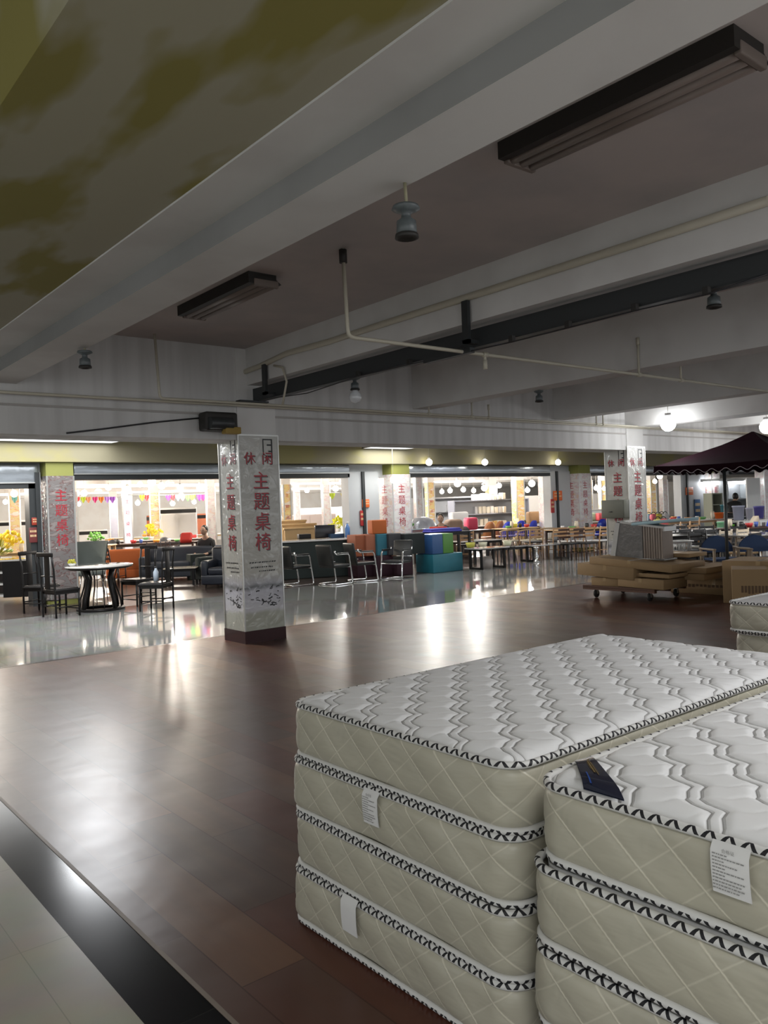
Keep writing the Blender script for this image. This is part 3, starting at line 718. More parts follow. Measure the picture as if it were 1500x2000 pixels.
# ------------------------------------------------------------------ shop fronts across the cross aisle
def HOR(px): return 1019 - .0383 * px
def XY(px, d, py=None):
    r = ray(px, HOR(px)); return Vector((r.x * d, r.y * d, 0))
def ZAT(px, py, d): return HC + (HOR(px) - py) * d / 1576.0
zinc = mat('zinc_sheet', (.42, .46, .50), .22, .55, bump=.6, bscale=3.0)
m_pil = mat('grey_pilaster_paint', (.50, .52, .54), .5)
FX = [-3.4, 4.70, 13.03, 20.6, 28.9, 37]       # aisle-side columns of the shop fronts
olive = mat('olive_yellow_paint', (.24, .25, .065), .7)
def print_mat(name, base, cols, seed):
    m, nt, b, N, L = node_mat(name)
    tc = N('ShaderNodeTexCoord'); mp = N('ShaderNodeMapping'); mp.inputs['Location'].default_value = (seed, seed, seed); mp.inputs['Scale'].default_value = (3, 3, 6); L(tc.outputs['Object'], mp.inputs[0])
    n = N('ShaderNodeTexNoise'); n.inputs['Scale'].default_value = 1.7; n.inputs['Detail'].default_value = 3; n.inputs['Distortion'].default_value = 1; L(mp.outputs[0], n.inputs['Vector'])
    cr = N('ShaderNodeValToRGB'); e = cr.color_ramp.elements; e[0].position = .3; e[0].color = (*base, 1); e[1].position = .5; e[1].color = (*base, 1)
    for i, c in enumerate(cols):
        q = cr.color_ramp.elements.new(.54 + .06 * i); q.color = (*c, 1)
    L(n.outputs['Fac'], cr.inputs[0]); L(cr.outputs[0], b.inputs['Base Color'])
    b.inputs['Roughness'].default_value = .25; b.inputs['Coat Weight'].default_value = 1; b.inputs['Coat Roughness'].default_value = .05
    v = N('ShaderNodeTexNoise'); v.inputs['Scale'].default_value = 6; v.inputs['Distortion'].default_value = 2; L(tc.outputs['Object'], v.inputs['Vector'])
    bp = N('ShaderNodeBump'); bp.inputs['Strength'].default_value = .7; bp.inputs['Distance'].default_value = .04; L(v.outputs['Fac'], bp.inputs['Height']); L(bp.outputs[0], b.inputs['Coat Normal'])
    return m
pr_dark = print_mat('dim_print_under_film', (.17, .155, .15), [(.13, .06, .055), (.24, .21, .20)], 1)
pr_white = print_mat('white_red_print_under_film', (.74, .72, .70), [(.70, .50, .50), (.66, .66, .72), (.72, .55, .42)], 2)
pr_yel = print_mat('yellow_print_under_film', (.76, .60, .25), [(.75, .30, .08), (.78, .72, .60)], 3)
def front_column(x, prm, label, w=.62, chars=True):
    t = thing('shop_front_column', label, 'column', (x, 15.55, 0))
    MB().box(.01, .01, 0, w - .01, .6, 3.12).build('shaft', olive, t)
    MB().box(0, 0, .1, w, .62, 2.42).build('cladding', prm, t)
    c = MB()
    for xx in (0, w - .03): c.box(xx, -.012, .1, xx + .03, .0, 2.42)
    c.build('corner_trim', alu, t)
    if chars:
        a = MB(); Mx = Matrix.Translation((w / 2, -.004, 0)) @ Matrix.Rotation(R(90), 4, 'X')
        for i, ch in enumerate('主题桌椅'): a.glyphs(ch, .24, Mx @ Matrix.Translation((0, 2.05 - i * .28, 0)))
        Mx = Matrix.Translation((-.004, .31, 0)) @ Matrix.Rotation(R(-90), 4, 'Z') @ Matrix.Rotation(R(90), 4, 'X')
        for i, ch in enumerate('主题桌椅'): a.glyphs(ch, .24, Mx @ Matrix.Translation((0, 2.05 - i * .28, 0)))
        a.build('red_lettering', redink, t)
    return t
front_column(4.66, pr_dark, 'dim film-wrapped column behind the round black table at the left shop front', .52)
front_column(13.03, pr_white, 'wrapped column with yellow top and red print above the orange cube')
front_column(20.6, pr_white, 'wrapped column with yellow top behind the dining tables')
front_column(28.6, pr_white, 'wrapped column in front of the white shop front by the parasol')
def shutter(x0, x1, zb, label, zt=2.675):
    t = thing('shutter_box', label, 'shutter', (x0, 15.84, 0))
    w = x1 - x0
    MB().rbox(0, -.06, zb + .10, w, .06, zt - .005, .03).build('casing', zinc, t)
    MB().box(0, -.04, zb, w, .04, zb + .105).build('guide_bar', darkm, t)
    MB().box(0, -.075, zb + .095, w, -.055, zb + .115).build('lip', alu, t)
shutter(-3.0, 4.60, 2.20, 'zinc roller shutter box over the opening at the far left', 2.66)
shutter(5.25, 11.9, 2.36, 'zinc roller shutter box over the opening with the pennants')
shutter(13.75, 19.55, 2.36, 'bright zinc roller shutter box over the opening with the shelves')
shutter(21.25, 28.5, 2.36, 'zinc roller shutter box behind the second wrapped column')
shutter(30.6, 40, 2.36, 'zinc roller shutter box behind the parasol')
slab('wall_front_upper', m_pil, -8, 15.92, 2.36, 60, 16.2, 2.71)
orange = mat('orange_sign', (.80, .16, .03), .4); redm = mat('red_sign', (.45, .03, .03), .4)
def pilaster(x0, w, label, dark, split):
    t = thing('pilaster', label, 'door post', (x0, 15.8, 0))
    MB().box(0, 0, 0, w * split, .3, 2.5).build('panel', m_pil if not dark else darkm, t)
    MB().box(w * split, -.05, 0, w * split + .08, .1, 2.5).build('guide_rail', darkm, t)
    MB().box(w * split + .08, .0, 0, w, .3, 2.5).build('panel', m_pil, t)
    return t
def sign(x, z, w, h, label, m, y=15.775, writing=None):
    t = thing('sign', label, 'sign', (x, y, z))
    MB().rbox(-w / 2, -.01, -h / 2, w / 2, .01, h / 2, .004).build('plate', m, t)
    g = MB(); Mx = Matrix.Translation((0, -.012, 0)) @ Matrix.Rotation(R(90), 4, 'X')
    rn = random.Random(x)
    for r_ in (.18, -.12):
        xx = -w * .38
        while xx < w * .3: l = w * rn.uniform(.08, .2); g.add([Mx @ Vector(p) for p in ((xx, r_ * h, 0), (xx + l, r_ * h, 0), (xx + l, (r_ + .14) * h, 0), (xx, (r_ + .14) * h, 0))], [(0, 1, 2, 3)]); xx += l + w * .05
    g.build('print', mat('sign_print', (.75, .55, .3), .5), t)
pilaster(11.85, .95, 'grey door post with orange and red signs beside the orange cube', False, .42)
pilaster(4.42, .22, 'dark door post with red signs at the left shop front', True, .5)
pilaster(19.55, .95, 'grey door post with an orange sign behind the dining tables', False, .25)
pilaster(26.9, 1.75, 'wide white door post with an orange sign under the parasol', False, .2)
pp = aty(718, 983, 15.7); sign(pp.x, pp.z, .22, .2, 'orange notice on the door post above the orange cube', orange)
pp = aty(710, 1012, 15.7); sign(pp.x + .03, pp.z, .15, .38, 'narrow red notice on the door post beside the brown pouffes', redm)
pp = aty(1093, 968, 15.7); sign(pp.x, pp.z, .42, .3, 'orange notice on the door post behind the dining tables', orange)
pp = aty(1083, 988, 15.7); sign(pp.x, pp.z, .16, .42, 'narrow red notice left of the post behind the dining tables', redm)
pp = aty(1350, 959, 15.7); sign(pp.x, pp.z, .5, .28, 'orange notice on the white post under the parasol', orange)
pp = aty(1366, 995, 15.7); sign(pp.x, pp.z, .4, .75, 'dark blue poster on the white post under the parasol', mat('blue_poster', (.03, .09, .22), .3))
pp = aty(73, 1018, 15.7); sign(pp.x, pp.z, .16, .14, 'small red notice on the dark post at the left shop front', mat('dim_red_sign', (.35, .04, .02), .4))
pp = aty(67, 1045, 15.7); sign(pp.x, pp.z, .14, .28, 'dark red notice low on the dark post at the left', mat('dim_red_sign2', (.16, .03, .03), .4))

# ------------------------------------------------------------------ hall columns with banners
def banner_column(px, d, w_px, m, label, top=2.9, letters=True, col=redink):
    p = XY(px, d); w = w_px / 1576 * d / 1.25
    t = thing('banner_column', label, 'column', (p.x, p.y, 0), R(-18))
    MB().box(-w / 2, -w / 2, 0, w / 2, w / 2, 2.95).build('shaft', m_hallw, t)
    MB().box(-w / 2 - .01, -w / 2 - .01, .1, w / 2 + .01, w / 2 + .01, top - .45).build('banner', m, t)
    c = MB()
    for xx in (-w / 2 - .02, w / 2 - .02): c.box(xx, -w / 2 - .025, .1, xx + .04, -w / 2 - .01, top - .45)
    c.build('corner_trim', alu, t)
    if letters:
        a = MB(); Mx = Matrix.Translation((0, -w / 2 - .014, 0)) @ Matrix.Rotation(R(90), 4, 'X')
        for i, ch in enumerate('主题桌椅'): a.glyphs(ch, w * .5, Mx @ Matrix.Translation((0, 2.1 - i * .36, 0)))
        a.build('lettering', col, t)
lilac = print_mat('lilac_print', (.66, .68, .84), [(.70, .72, .86)], 4)
for a in ((249, 26.2, 21, lilac, 'lilac hall column with red characters under the pennants'), (302, 29.7, 22, pr_yel, 'yellow printed hall column behind the pennant string', 2.9, False),
          (145, 25, 16, pr_white, 'white printed hall column beside the dim left column'), (412, 25, 20, pr_white, 'pale printed hall column at the right end of the left opening', 2.9, False),
          (222, 36, 18, lilac, 'pale hall column with faint print far behind the pennants', 2.9, False), (30, 27, 24, pr_yel, 'yellow printed hall column seen through the far left opening', 2.9, False),
          (560, 26, 18, pr_yel, 'orange and yellow hall column just right of the front column'), (580, 34, 12, pr_white, 'slim printed hall column behind the pine boards', 2.9, False),
          (637, 28, 17, pr_white, 'white printed hall column above the dark counter', 2.9, False), (817, 24, 16, pr_white, 'white hall column behind the silver wrapped parcel', 2.9, False),
          (840, 30, 17, pr_yel, 'yellow hall column with red marks behind the blue box'), (960, 40, 20, pr_yel, 'yellow hall column behind the blue shelf unit', 2.9, False),
          (1012, 32, 22, pr_yel, 'tall yellow and white hall column right of the blue shelf unit', 2.9, False), (1065, 27.5, 22, pr_white, 'wide printed hall column left of the grey door post', 2.9, False),
          (1148, 36, 16, pr_yel, 'orange printed hall column behind the long white partition', 2.9, False), (1176, 38, 12, pr_yel, 'farther orange printed hall column left of the grey meter box', 2.9, False),
          (1272, 40, 16, pr_yel, 'yellow printed column right of the second wrapped column', 2.9, False), (1296, 41, 14, pr_white, 'white printed column under the left corner of the parasol', 2.9, False),
          (1492, 30, 26, pr_white, 'printed column at the right photo edge under the parasol', 2.9, False)):
    banner_column(*a)

# ------------------------------------------------------------------ globe lamps
def globe(p, r, ceil, label, warm=True, group='lit globe bulbs hanging in the hall'):
    t = thing('globe_bulb', label, 'lamp', p, 0, group)
    MB().sphere((0, 0, 0), r, 14).build('globe', glow if warm else glow_c, t)
    MB().lathe([(0, r * 1.5), (r * .4, r * 1.45), (r * .45, r * .9), (r * .3, r * .8)], 10).build('socket', white_pl, t)
    MB().tube([(0, 0, r * 1.4), (0, 0, ceil - p.z)], .004, 5).build('cord', mat('pale_cord', (.5, .48, .42), .6), t)
    return t
B1 = [(30, 964, 21), (12, 980, 30), (137, 951, 20), (153, 963, 26), (166, 963, 27), (214, 952, 22), (251, 956, 21), (276, 946, 24), (299, 941, 20), (318, 949, 21), (354, 952, 20), (393, 952, 24), (290, 964, 33), (303, 972, 38),
      (338, 983, 40), (380, 980, 38), (270, 982, 40), (120 + 35, 984, 40), (601, 958, 30), (657, 954, 26), (817, 953, 24), (895, 944, 25), (864, 960, 32), (906, 956, 28), (880, 958, 34), (926, 958, 36), (947, 953, 30), (976, 948, 26), (1040, 944, 26), (1031, 957, 34),
      (1135, 942, 30), (1165, 953, 38), (1172, 958, 40), (1181, 954, 36), (1280, 940, 38), (1290, 930, 34)]
for i, (px, py, d) in enumerate(sorted(B1)):
    p = XY(px, d); z = ZAT(px, py, d); p.z = min(z, 2.6)
    globe(p, .055 + .0011 * d + .012 * ((i * 7) % 3), 2.95 if p.y > 16 else 3.12, 'lit globe bulb in the bright hall, number ' + str(i), i % 4 != 0)
ordn = ['first', 'second', 'third', 'fourth', 'fifth', 'sixth', 'seventh', 'eighth', 'ninth', 'tenth', 'eleventh', 'twelfth', 'thirteenth', 'fourteenth', 'fifteenth', 'sixteenth', 'seventeenth', 'eighteenth', 'nineteenth', 'twentieth']
gl = [o for o in bpy.data.objects if o.name.startswith('globe_bulb') and o.parent is None]
gl.sort(key=lambda o: int(o['label'].split()[-1]))
zones = [(-1, 100, 'in the opening at the far left'), (100, 430, 'under the pennant string opening'), (430, 700, 'above the pine boards'), (700, 1100, 'above the shelves right of the pouffes'), (1100, 1230, 'left of the second wrapped column'), (1230, 1600, 'beside the parasol corner')]
cnt = {}
for o, (px, py, d) in zip(gl, sorted(B1)):
    z = [q for q in zones if q[0] <= px < q[1]][0][2]; cnt[z] = cnt.get(z, 0) + 1
    o['label'] = '%s lit globe bulb from the left %s' % (ordn[cnt[z] - 1], z)
for px, py, lb in ((838, 903, 'bare lit bulb against the yellow beam above the silver parcel'), (947, 903, 'bare lit bulb against the yellow beam above the shelves'), (1090, 903, 'bare lit bulb against the yellow beam above the grey door post'), (768, 937, 'lit bulb in front of the yellow topped column')):
    p = aty(px, py, 15.3); globe(p, .085, 3.085, lb, True, 'lit bulbs in front of the shop fronts')
for px, py, lb in ((1305, 828, 'bright bulb hanging right of the second wrapped column head'), (1497, 834, 'bright bulb at the right photo edge behind the parasol top')):
    p = at(px, py, 2.86); t = globe(p, .13, 3.61, lb, False, 'lit bulbs near the parasol')
    l = bpy.data.lights.new('bulb_light', 'POINT'); l.energy = 18; l.shadow_soft_size = .1
    o = bpy.data.objects.new('bulb_light', l); COL.objects.link(o); o.location = (p.x, p.y, p.z - .3)
# two long lit tubes under the parasol
for px0, px1, lb in ((1375, 1412, 'long lit tube lamp left of the parasol pole'), (1418, 1456, 'long lit tube lamp right of the parasol pole')):
    a, b = XY(px0, 30), XY(px1, 30); z = ZAT(1400, 943, 30)
    t = thing('wall_tube_lamp', lb, 'lamp', (a.x, a.y, z)); v = b - a
    MB().tube([(0, 0, 0), v], .07, 10).build('tube', glow_c, t)
    MB().box(-.1, -.04, .06, v.length + .1, .04, .16, Matrix.Rotation(math.atan2(v.y, v.x), 4, 'Z')).build('housing', white_pl, t)

# ------------------------------------------------------------------ pennants
PCOL = {'violet': (.25, .06, .42), 'red': (.75, .05, .06), 'lime': (.55, .70, .05), 'salmon': (.80, .30, .15), 'magenta': (.80, .05, .25), 'orange': (.85, .22, .03), 'lilac': (.42, .20, .62), 'blue': (.22, .42, .70), 'pink': (.85, .35, .45), 'green': (.15, .60, .12), 'yellow': (.85, .75, .10), 'turquoise': (.2, .55, .5)}
def pennant(px, py, d, c, label):
    m = mat('pennant_' + c, PCOL[c], .6); p = XY(px, d); p.z = ZAT(px, py, d); s = 11.5 * d / 1576
    a = []
    for i in range(9):
        x = -s / 2 + s * i / 8; a.append([(x, .02 * math.sin(i * 1.7), 0), (x * .8, .02 * math.sin(i * 1.7), -s * (.35 + .75 * (1 - abs(2 * x / s))) * .75 - .05)])
    o = MB().grid(a).grid([[(x, y + .006, z) for x, y, z in r_] for r_ in a]).build('pennant', m, None, p, R(-40))
    tag(o, label, 'pennant', 'coloured pennants on the strings in the hall')
SEQ = [(141, 'violet'), (152, 'red'), (164, 'lime'), (174, 'salmon'), (187, 'magenta'), (199, 'orange'), (211, 'lilac'), (221, 'violet'), (279, 'lime'), (288, 'red'), (330, 'violet'), (339, 'red'), (349, 'blue'), (358, 'pink'), (368, 'green'), (377, 'yellow'), (391, 'violet'), (398, 'magenta'), (30, 'turquoise'), (650, 'lime'), (672, 'yellow')]
wh = {141: 'leftmost', 221: 'right of the lilac one', 330: 'left of the blue one', 391: 'near the right end', 152: 'second from the left', 288: 'in the middle of the opening', 339: 'next to the blue one', 164: 'third from the left', 279: 'beside the lilac column', 187: 'fifth from the left', 398: 'rightmost', 650: 'above the dark counter', 672: 'right of the lime one above the dark counter', 377: 'on the right-hand string'}
for px, c in SEQ:
    pennant(px, 970 if px < 250 else (966 if px < 600 else 963), 26, c, '%s paper pennant on the hall string%s' % (c, ', ' + wh[px] if px in wh else ''))
for (x0, y0), (x1, y1), lb in (((112, 971), (246, 969), 'left pennant string'), ((252, 967), (414, 965), 'right pennant string'), ((560, 962), (700, 962), 'short pennant string above the counter')):
    P = []
    for i in range(9):
        t_ = i / 8; px = x0 + (x1 - x0) * t_; p = XY(px, 26.0); p.z = ZAT(px, y0 + (y1 - y0) * t_, 26) + .02 - .03 * math.sin(math.pi * t_); P.append(p)
    tag(MB().tube(P, .008, 5).build('string', white_pl), 'thin white ' + lb + ' stretched across the hall', 'string')
# ------------------------------------------------------------------ furniture builders (origin on the floor, front towards -y)
def leg4(t, m, xs, ys, z, r=.02, splay=0., name='leg', top=None, square=False):
    for x in xs:
        for y in ys:
            b = MB(); sx = splay * (1 if x > sum(xs) / 2 else -1); sy = splay * (1 if y > sum(ys) / 2 else -1)
            if square: b.box(x - r, y - r, 0, x + r, y + r, z)
            else: b.tube([(x + sx, y + sy, 0), (x, y, z)], [r * .7, r], 8)
            b.build(name, m, t)
def blk_chair(loc, rz, label, group=None):
    t = thing('high_back_chair', label, 'chair', loc, rz, group); m = blackp
    MB().rbox(-.23, -.23, .42, .23, .21, .46, .012).box(-.21, -.20, .38, .21, .19, .42).build('seat', m, t)
    MB().rbox(-.21, -.21, .455, .21, .18, .48, .015).build('seat_pad', mat('dark_leather', (.03, .026, .024), .25), t)
    for x in (-.21, .21):
        MB().tube([(x, .20, 0), (x, .205, .45), (x, .215, .8), (x, .25, 1.06)], .017, 8).build('back_post', m, t)
        MB().tube([(x, -.21, 0), (x, -.21, .42)], .017, 8).build('leg', m, t)
    MB().rbox(-.24, .225, 1.0, .24, .265, 1.07, .015).build('top_rail', m, t)
    MB().rbox(-.075, .205, .46, .075, .225, 1.02, .008).build('back_splat', m, t)
    s = MB()
    for y in (-.21, .20): s.tube([(-.21, y, .12 if y < 0 else .2), (.21, y, .12 if y < 0 else .2)], .011, 6)
    for x in (-.21, .21): s.tube([(x, -.21, .17), (x, .2, .17)], .011, 6)
    s.tube([(-.21, .212, .68), (.21, .212, .68)], .012, 6)
    s.build('stretcher', m, t); return t
def chrome_chair(loc, rz, label, group=None):
    t = thing('cantilever_chair', label, 'chair', loc, rz, group); lea = mat('black_leather', (.012, .014, .014), .32, bump=.1, bscale=90)
    for x in (-.27, .27):
        P = [(x * .0, .24, .014), (x * .9, .24, .014), (x, .2, .014), (x, -.24, .014), (x, -.28, .04), (x, -.27, .10), (x, -.20, .60), (x, -.16, .64), (x, .15, .645), (x, .19, .67), (x, .20, .72)]
        MB().tube(P, .017, 10).build('frame', chrome, t)
        MB().rbox(x - .025, -.18, .645, x + .025, .14, .675, .012).build('armrest', lea, t)
    MB().tube([(-.27, -.245, .36), (.27, -.245, .36)], .011, 8).tube([(-.27, .2, .5), (.27, .2, .5)], .011, 8).build('cross_rail', chrome, t)
    MB().rbox(-.24, -.26, .36, .24, .22, .43, .03).build('seat', lea, t)
    MB().rbox(-.24, .18, .40, .24, .235, .86, .025, Matrix.Translation((0, .2, .4)) @ Matrix.Rotation(R(-10), 4, 'X') @ Matrix.Translation((0, -.2, -.4))).build('backrest', lea, t)
    return t
def cube(loc, w, d, h, m, label, cat='pouffe', rz=0, group=None, name='pouffe'):
    # origin: centre of the underside
    t = thing(name, label, cat, loc, rz, group)
    MB().rbox(-w / 2, -d / 2, 0, w / 2, d / 2, h, .018).build('upholstered_body', m, t)
    s = MB()
    for z in (.018, h - .018): s.tube([(-w / 2 + .01, -d / 2 + .01, z), (w / 2 - .01, -d / 2 + .01, z), (w / 2 - .01, d / 2 - .01, z), (-w / 2 + .01, d / 2 - .01, z)], .009, 6, closed=True)
    s.build('seam_piping', m, t); return t
def table(loc, w, d, h, mtop, mleg, label, rz=0, group=None, kind='legs', name='dining_table', th=.03):
    t = thing(name, label, 'table', loc, rz, group)
    MB().rbox(-w / 2, -d / 2, h - th, w / 2, d / 2, h, .008).build('tabletop', mtop, t)
    if kind == 'legs':
        leg4(t, mleg, (-w / 2 + .06, w / 2 - .06), (-d / 2 + .06, d / 2 - .06), h - th, .028, 0, square=True)
        MB().box(-w / 2 + .06, -d / 2 + .05, h - th - .06, w / 2 - .06, -d / 2 + .07, h - th).box(-w / 2 + .06, d / 2 - .07, h - th - .06, w / 2 - .06, d / 2 - .05, h - th).build('apron', mleg, t)
    else:
        for x in (-w / 2 + .12, w / 2 - .12):
            MB().box(x - .025, -d / 2 + .06, 0, x + .025, d / 2 - .06, .05).box(x - .025, -d / 2 + .06, 0, x + .025, -d / 2 + .11, h - th).box(x - .025, d / 2 - .11, 0, x + .025, d / 2 - .06, h - th).box(x - .025, -d / 2 + .06, h - th - .04, x + .025, d / 2 - .06, h - th).build('leg_frame', mleg, t)
    return t
def shell_chair(loc, rz, ms, ml, label, h=.82, group=None, sc=1.0):
    t = thing('shell_chair', label, 'chair', loc, rz, group)
    rows = []
    for i in range(9):            # curved backrest, round-topped
        v = i / 8; z = .50 + (h - .50) * v; w = .27 * math.sqrt(max(.02, 1 - (max(0, v - .15) / .87) ** 2.2)); rows.append([(w * math.sin(a), .20 + .05 * v - .16 * (1 - math.cos(a)) * (1 - .3 * v), z) for a in [R(-75 + 150 * k / 12) for k in range(13)]])
    b = MB().grid(rows).grid([[(x * .95, y + .028, z) for x, y, z in r_] for r_ in rows]); b.build('backrest', ms, t)
    MB().rbox(-.24, -.24, .42, .24, .20, .47, .022).build('seat', ms, t)
    leg4(t, ml, (-.2, .2), (-.19, .17), .43, .016, .04)
    return t
def arm_chair_wood(loc, rz, ms, ml, label, group=None):
    t = thing('wooden_arm_chair', label, 'chair', loc, rz, group)
    rows = []
    for i in range(11):
        v = i / 10; z = .56 + .30 * v; w = .30 * (1 - .72 * v ** 2.6) if v < 1 else .03
        rows.append([(w * k / 6, .23 + .03 * v - .02 * math.cos(k / 6 * 1.5), z + .0) for k in range(-6, 7)])
    MB().grid(rows).grid([[(x, y + .03, z) for x, y, z in r_] for r_ in rows]).build('backrest', ms, t)
    MB().rbox(-.27, -.26, .43, .27, .22, .475, .02).build('seat', ms, t)
    for x in (-.31, .31):
        MB().rbox(x - .02, -.27, .0, x + .02, -.22, .64, .012).build('leg', ml, t)
        MB().rbox(x - .02, .2, .0, x + .02, .25, .66, .012).build('leg', ml, t)
        MB().rbox(x - .028, -.28, .62, x + .028, .27, .655, .014).build('armrest', ml, t)
    MB().box(-.3, -.25, .38, .3, -.23, .43).box(-.3, .21, .38, .3, .23, .43).build('seat_rail', ml, t)
    return t
def slat_chair(loc, rz, mf, ms, label, group=None, h=.86):
    t = thing('slat_back_chair', label, 'chair', loc, rz, group)
    leg4(t, mf, (-.19, .19), (-.19,), .44, .018); 
    for x in (-.19, .19): MB().tube([(x, .2, 0), (x, .19, .45), (x, .25, h)], .018, 8).build('back_post', mf, t)
    b = MB()
    for z in (.58, .68, .78): b.box(-.19, .2 + (z - .45) * .14, z, .19, .22 + (z - .45) * .14, z + .055)
    b.build('back_slats', mf, t)
    MB().rbox(-.21, -.22, .43, .21, .20, .48, .02).build('seat', ms, t)
    for y in (-.19, .19): MB().tube([(-.19, y, .2), (.19, y, .2)], .01, 6).build('stretcher', mf, t)
    return t
def rattan_chair(loc, rz, label, group=None):
    m = mat('rattan_cane', (.48, .33, .17), .55, bump=.5, bscale=60); t = thing('rattan_chair', label, 'chair', loc, rz, group)
    A = [R(-100 + 200 * k / 16) for k in range(17)]
    MB().tube([(.29 * math.sin(a), -.02 + .27 * math.cos(a), .78 - .10 * (1 - math.cos(a)) * .5) for a in A], .018, 8).build('top_rail', m, t)
    b = MB()
    for a in A: b.tube([(.23 * math.sin(a), -.02 + .21 * math.cos(a), .44), (.29 * math.sin(a), -.02 + .27 * math.cos(a), .78 - .10 * (1 - math.cos(a)) * .5)], .008, 5)
    b.build('cane_spindles', m, t)
    MB().lathe([(0, .42), (.25, .42), (.27, .44), (.25, .47), (0, .475)], 20).build('seat', mat('cream_cushion', (.62, .57, .46), .8), t)
    leg4(t, m, (-.17, .17), (-.18, .15), .43, .017, .03)
    return t
def sofa(loc, w, rz, m, label, h=.82, d=.85, arms=True, name='sofa', cushions=None):
    t = thing(name, label, 'sofa', loc, rz); n = cushions or max(1, round(w / .75)); a = .16 if arms else 0
    MB().rbox(-w / 2, -d / 2, .08, w / 2, d / 2, .30, .04).build('base', m, t)
    MB().rbox(-w / 2, d / 2 - .24, .25, w / 2, d / 2, h, .07).build('backrest', m, t)
    if arms:
        for x in (-w / 2, w / 2 - a): MB().rbox(x, -d / 2, .25, x + a, d / 2 - .1, .60, .05).build('arm', m, t)
    cw = (w - 2 * a) / n
    for i in range(n):
        MB().rbox(-w / 2 + a + i * cw + .005, -d / 2 - .02, .29, -w / 2 + a + (i + 1) * cw - .005, d / 2 - .22, .45, .05).build('seat_cushion', m, t)
    leg4(t, blackp, (-w / 2 + .08, w / 2 - .08), (-d / 2 + .08, d / 2 - .08), .09, .02)
    return t
def shelf_unit(loc, w, h, d, n, m, label, rz=0, back=True):
    t = thing('shelf_unit', label, 'shelf', loc, rz)
    for x in (-w / 2, w / 2 - .04): MB().box(x, -d / 2, 0, x + .04, d / 2, h).build('side_panel', m, t)
    for i in range(n + 1):
        z = .05 + (h - .09) * i / n; MB().box(-w / 2 + .04, -d / 2, z, w / 2 - .04, d / 2, z + .03).build('shelf', m, t)
    if back: MB().box(-w / 2 + .04, d / 2 - .015, .05, w / 2 - .04, d / 2, h - .02).build('back_panel', mat('shelf_back_grey', (.30, .31, .33), .6), t)
    return t
def carton(loc, w, d, h, label, rz=0, m=None, tilt=0, group=None, printed=False):
    t = thing('cardboard_box', label, 'box', loc, rz, group); t.rotation_euler.x = tilt
    MB().rbox(-w / 2, -d / 2, 0, w / 2, d / 2, h, .004, seg=1).build('carton', m or card, t)
    MB().box(-w / 2 - .001, -.03, h * .6, w / 2 + .001, .03, h + .0012).build('tape', tape, t)
    if printed:
        Mx = Matrix.Translation((-w / 2 - .0015, 0, h / 2)) @ Matrix.Rotation(R(-90), 4, 'Z') @ Matrix.Rotation(R(90), 4, 'X')
        g = MB(); rn = random.Random(2)
        for i in range(12): x = -d * .38 + i * d * .045; g.box(x, -h * .1 + rn.uniform(0, .02), 0, x + d * .03, h * .1, .0005, Mx)
        g.build('print', mat('carton_print', (.12, .07, .035), .7), t)
    return t
F = {}
def fab(n, c, r=.75): return mat(n, c, r, bump=.15, bscale=120)
f_or, f_br, f_teal, f_gry, f_navy, f_blue, f_grn = fab('orange_fabric', (.52, .13, .03)), fab('rust_fabric', (.34, .10, .045)), fab('teal_leatherette', (.02, .17, .23), .35), fab('charcoal_fabric', (.05, .05, .055)), fab('navy_leatherette', (.008, .04, .10), .3), fab('mid_blue_leatherette', (.035, .10, .26), .35), fab('green_leatherette', (.09, .26, .05), .35)
f_plum, f_dk, f_sof = fab('dark_plum_fabric', (.03, .006, .014)), fab('dark_green_grey_fabric', (.022, .032, .03)), fab('blue_grey_fabric', (.045, .055, .075))
w_top = mat('white_tabletop', (.74, .73, .71), .15, coat=.5); marble = mat('grey_marble_top', (.46, .46, .45), .08, noise=.5, nscale=3, coat=.8)
pine = mat('pale_pine', (.58, .40, .20), .5, noise=.2); dkwood = mat('dark_wood', (.045, .02, .013), .35); midwood = mat('oak_wood', (.36, .21, .10), .45); black_m = mat('black_metal', (.012, .012, .013), .4)

# ---- black round dining set in front of the left shop front
tc0 = XY(190, 14.1)
t = thing('round_dining_table', 'round black dining table with pale marble top and curved slatted pedestal', 'table', tc0)
MB().lathe([(0, .755), (.56, .755), (.57, .765), (.57, .775), (.56, .785), (0, .785)], 40).build('marble_top', mat('pale_marble', (.66, .64, .60), .06, noise=.2, nscale=4, coat=1), t)
MB().lathe([(0, .72), (.5, .72), (.56, .745), (.56, .755), (0, .755)], 40).build('apron', blackp, t)
MB().lathe([(.30, 0), (.40, 0), (.41, .03), (.39, .045), (.30, .045)], 32).build('base_ring', blackp, t)
for k in range(12):
    a = 2 * math.pi * k / 12 + .35; wv = .022 if k % 3 else .11
    P = [(r_ * math.cos(a), r_ * math.sin(a), z) for r_, z in ((.36, .03), (.34, .2), (.27, .42), (.25, .55), (.32, .73))]
    MB().tube(P, wv * .6, 6, flat=.5).build('pedestal_slat', blackp, t)
for px, d, rz, lb in ((112, 13.35, 200, 'black high back chair nearest the viewer at the round table, seen from behind'), (75, 14.1, 245, 'black high back chair at the left side of the round table, back turned'),
                      (262, 14.6, 20, 'black high back chair at the far right side of the round table'), (300, 13.75, -60, 'black high back chair at the right of the round table, bottle on its seat')):
    p = XY(px, d); v = tc0 - p; ang = math.atan2(v.y, v.x) + R(90)
    p = tc0 - v.normalized() * max(v.length, .74); blk_chair(p, ang + (0.15 if px > 200 else -.2), lb)
    lastp = p
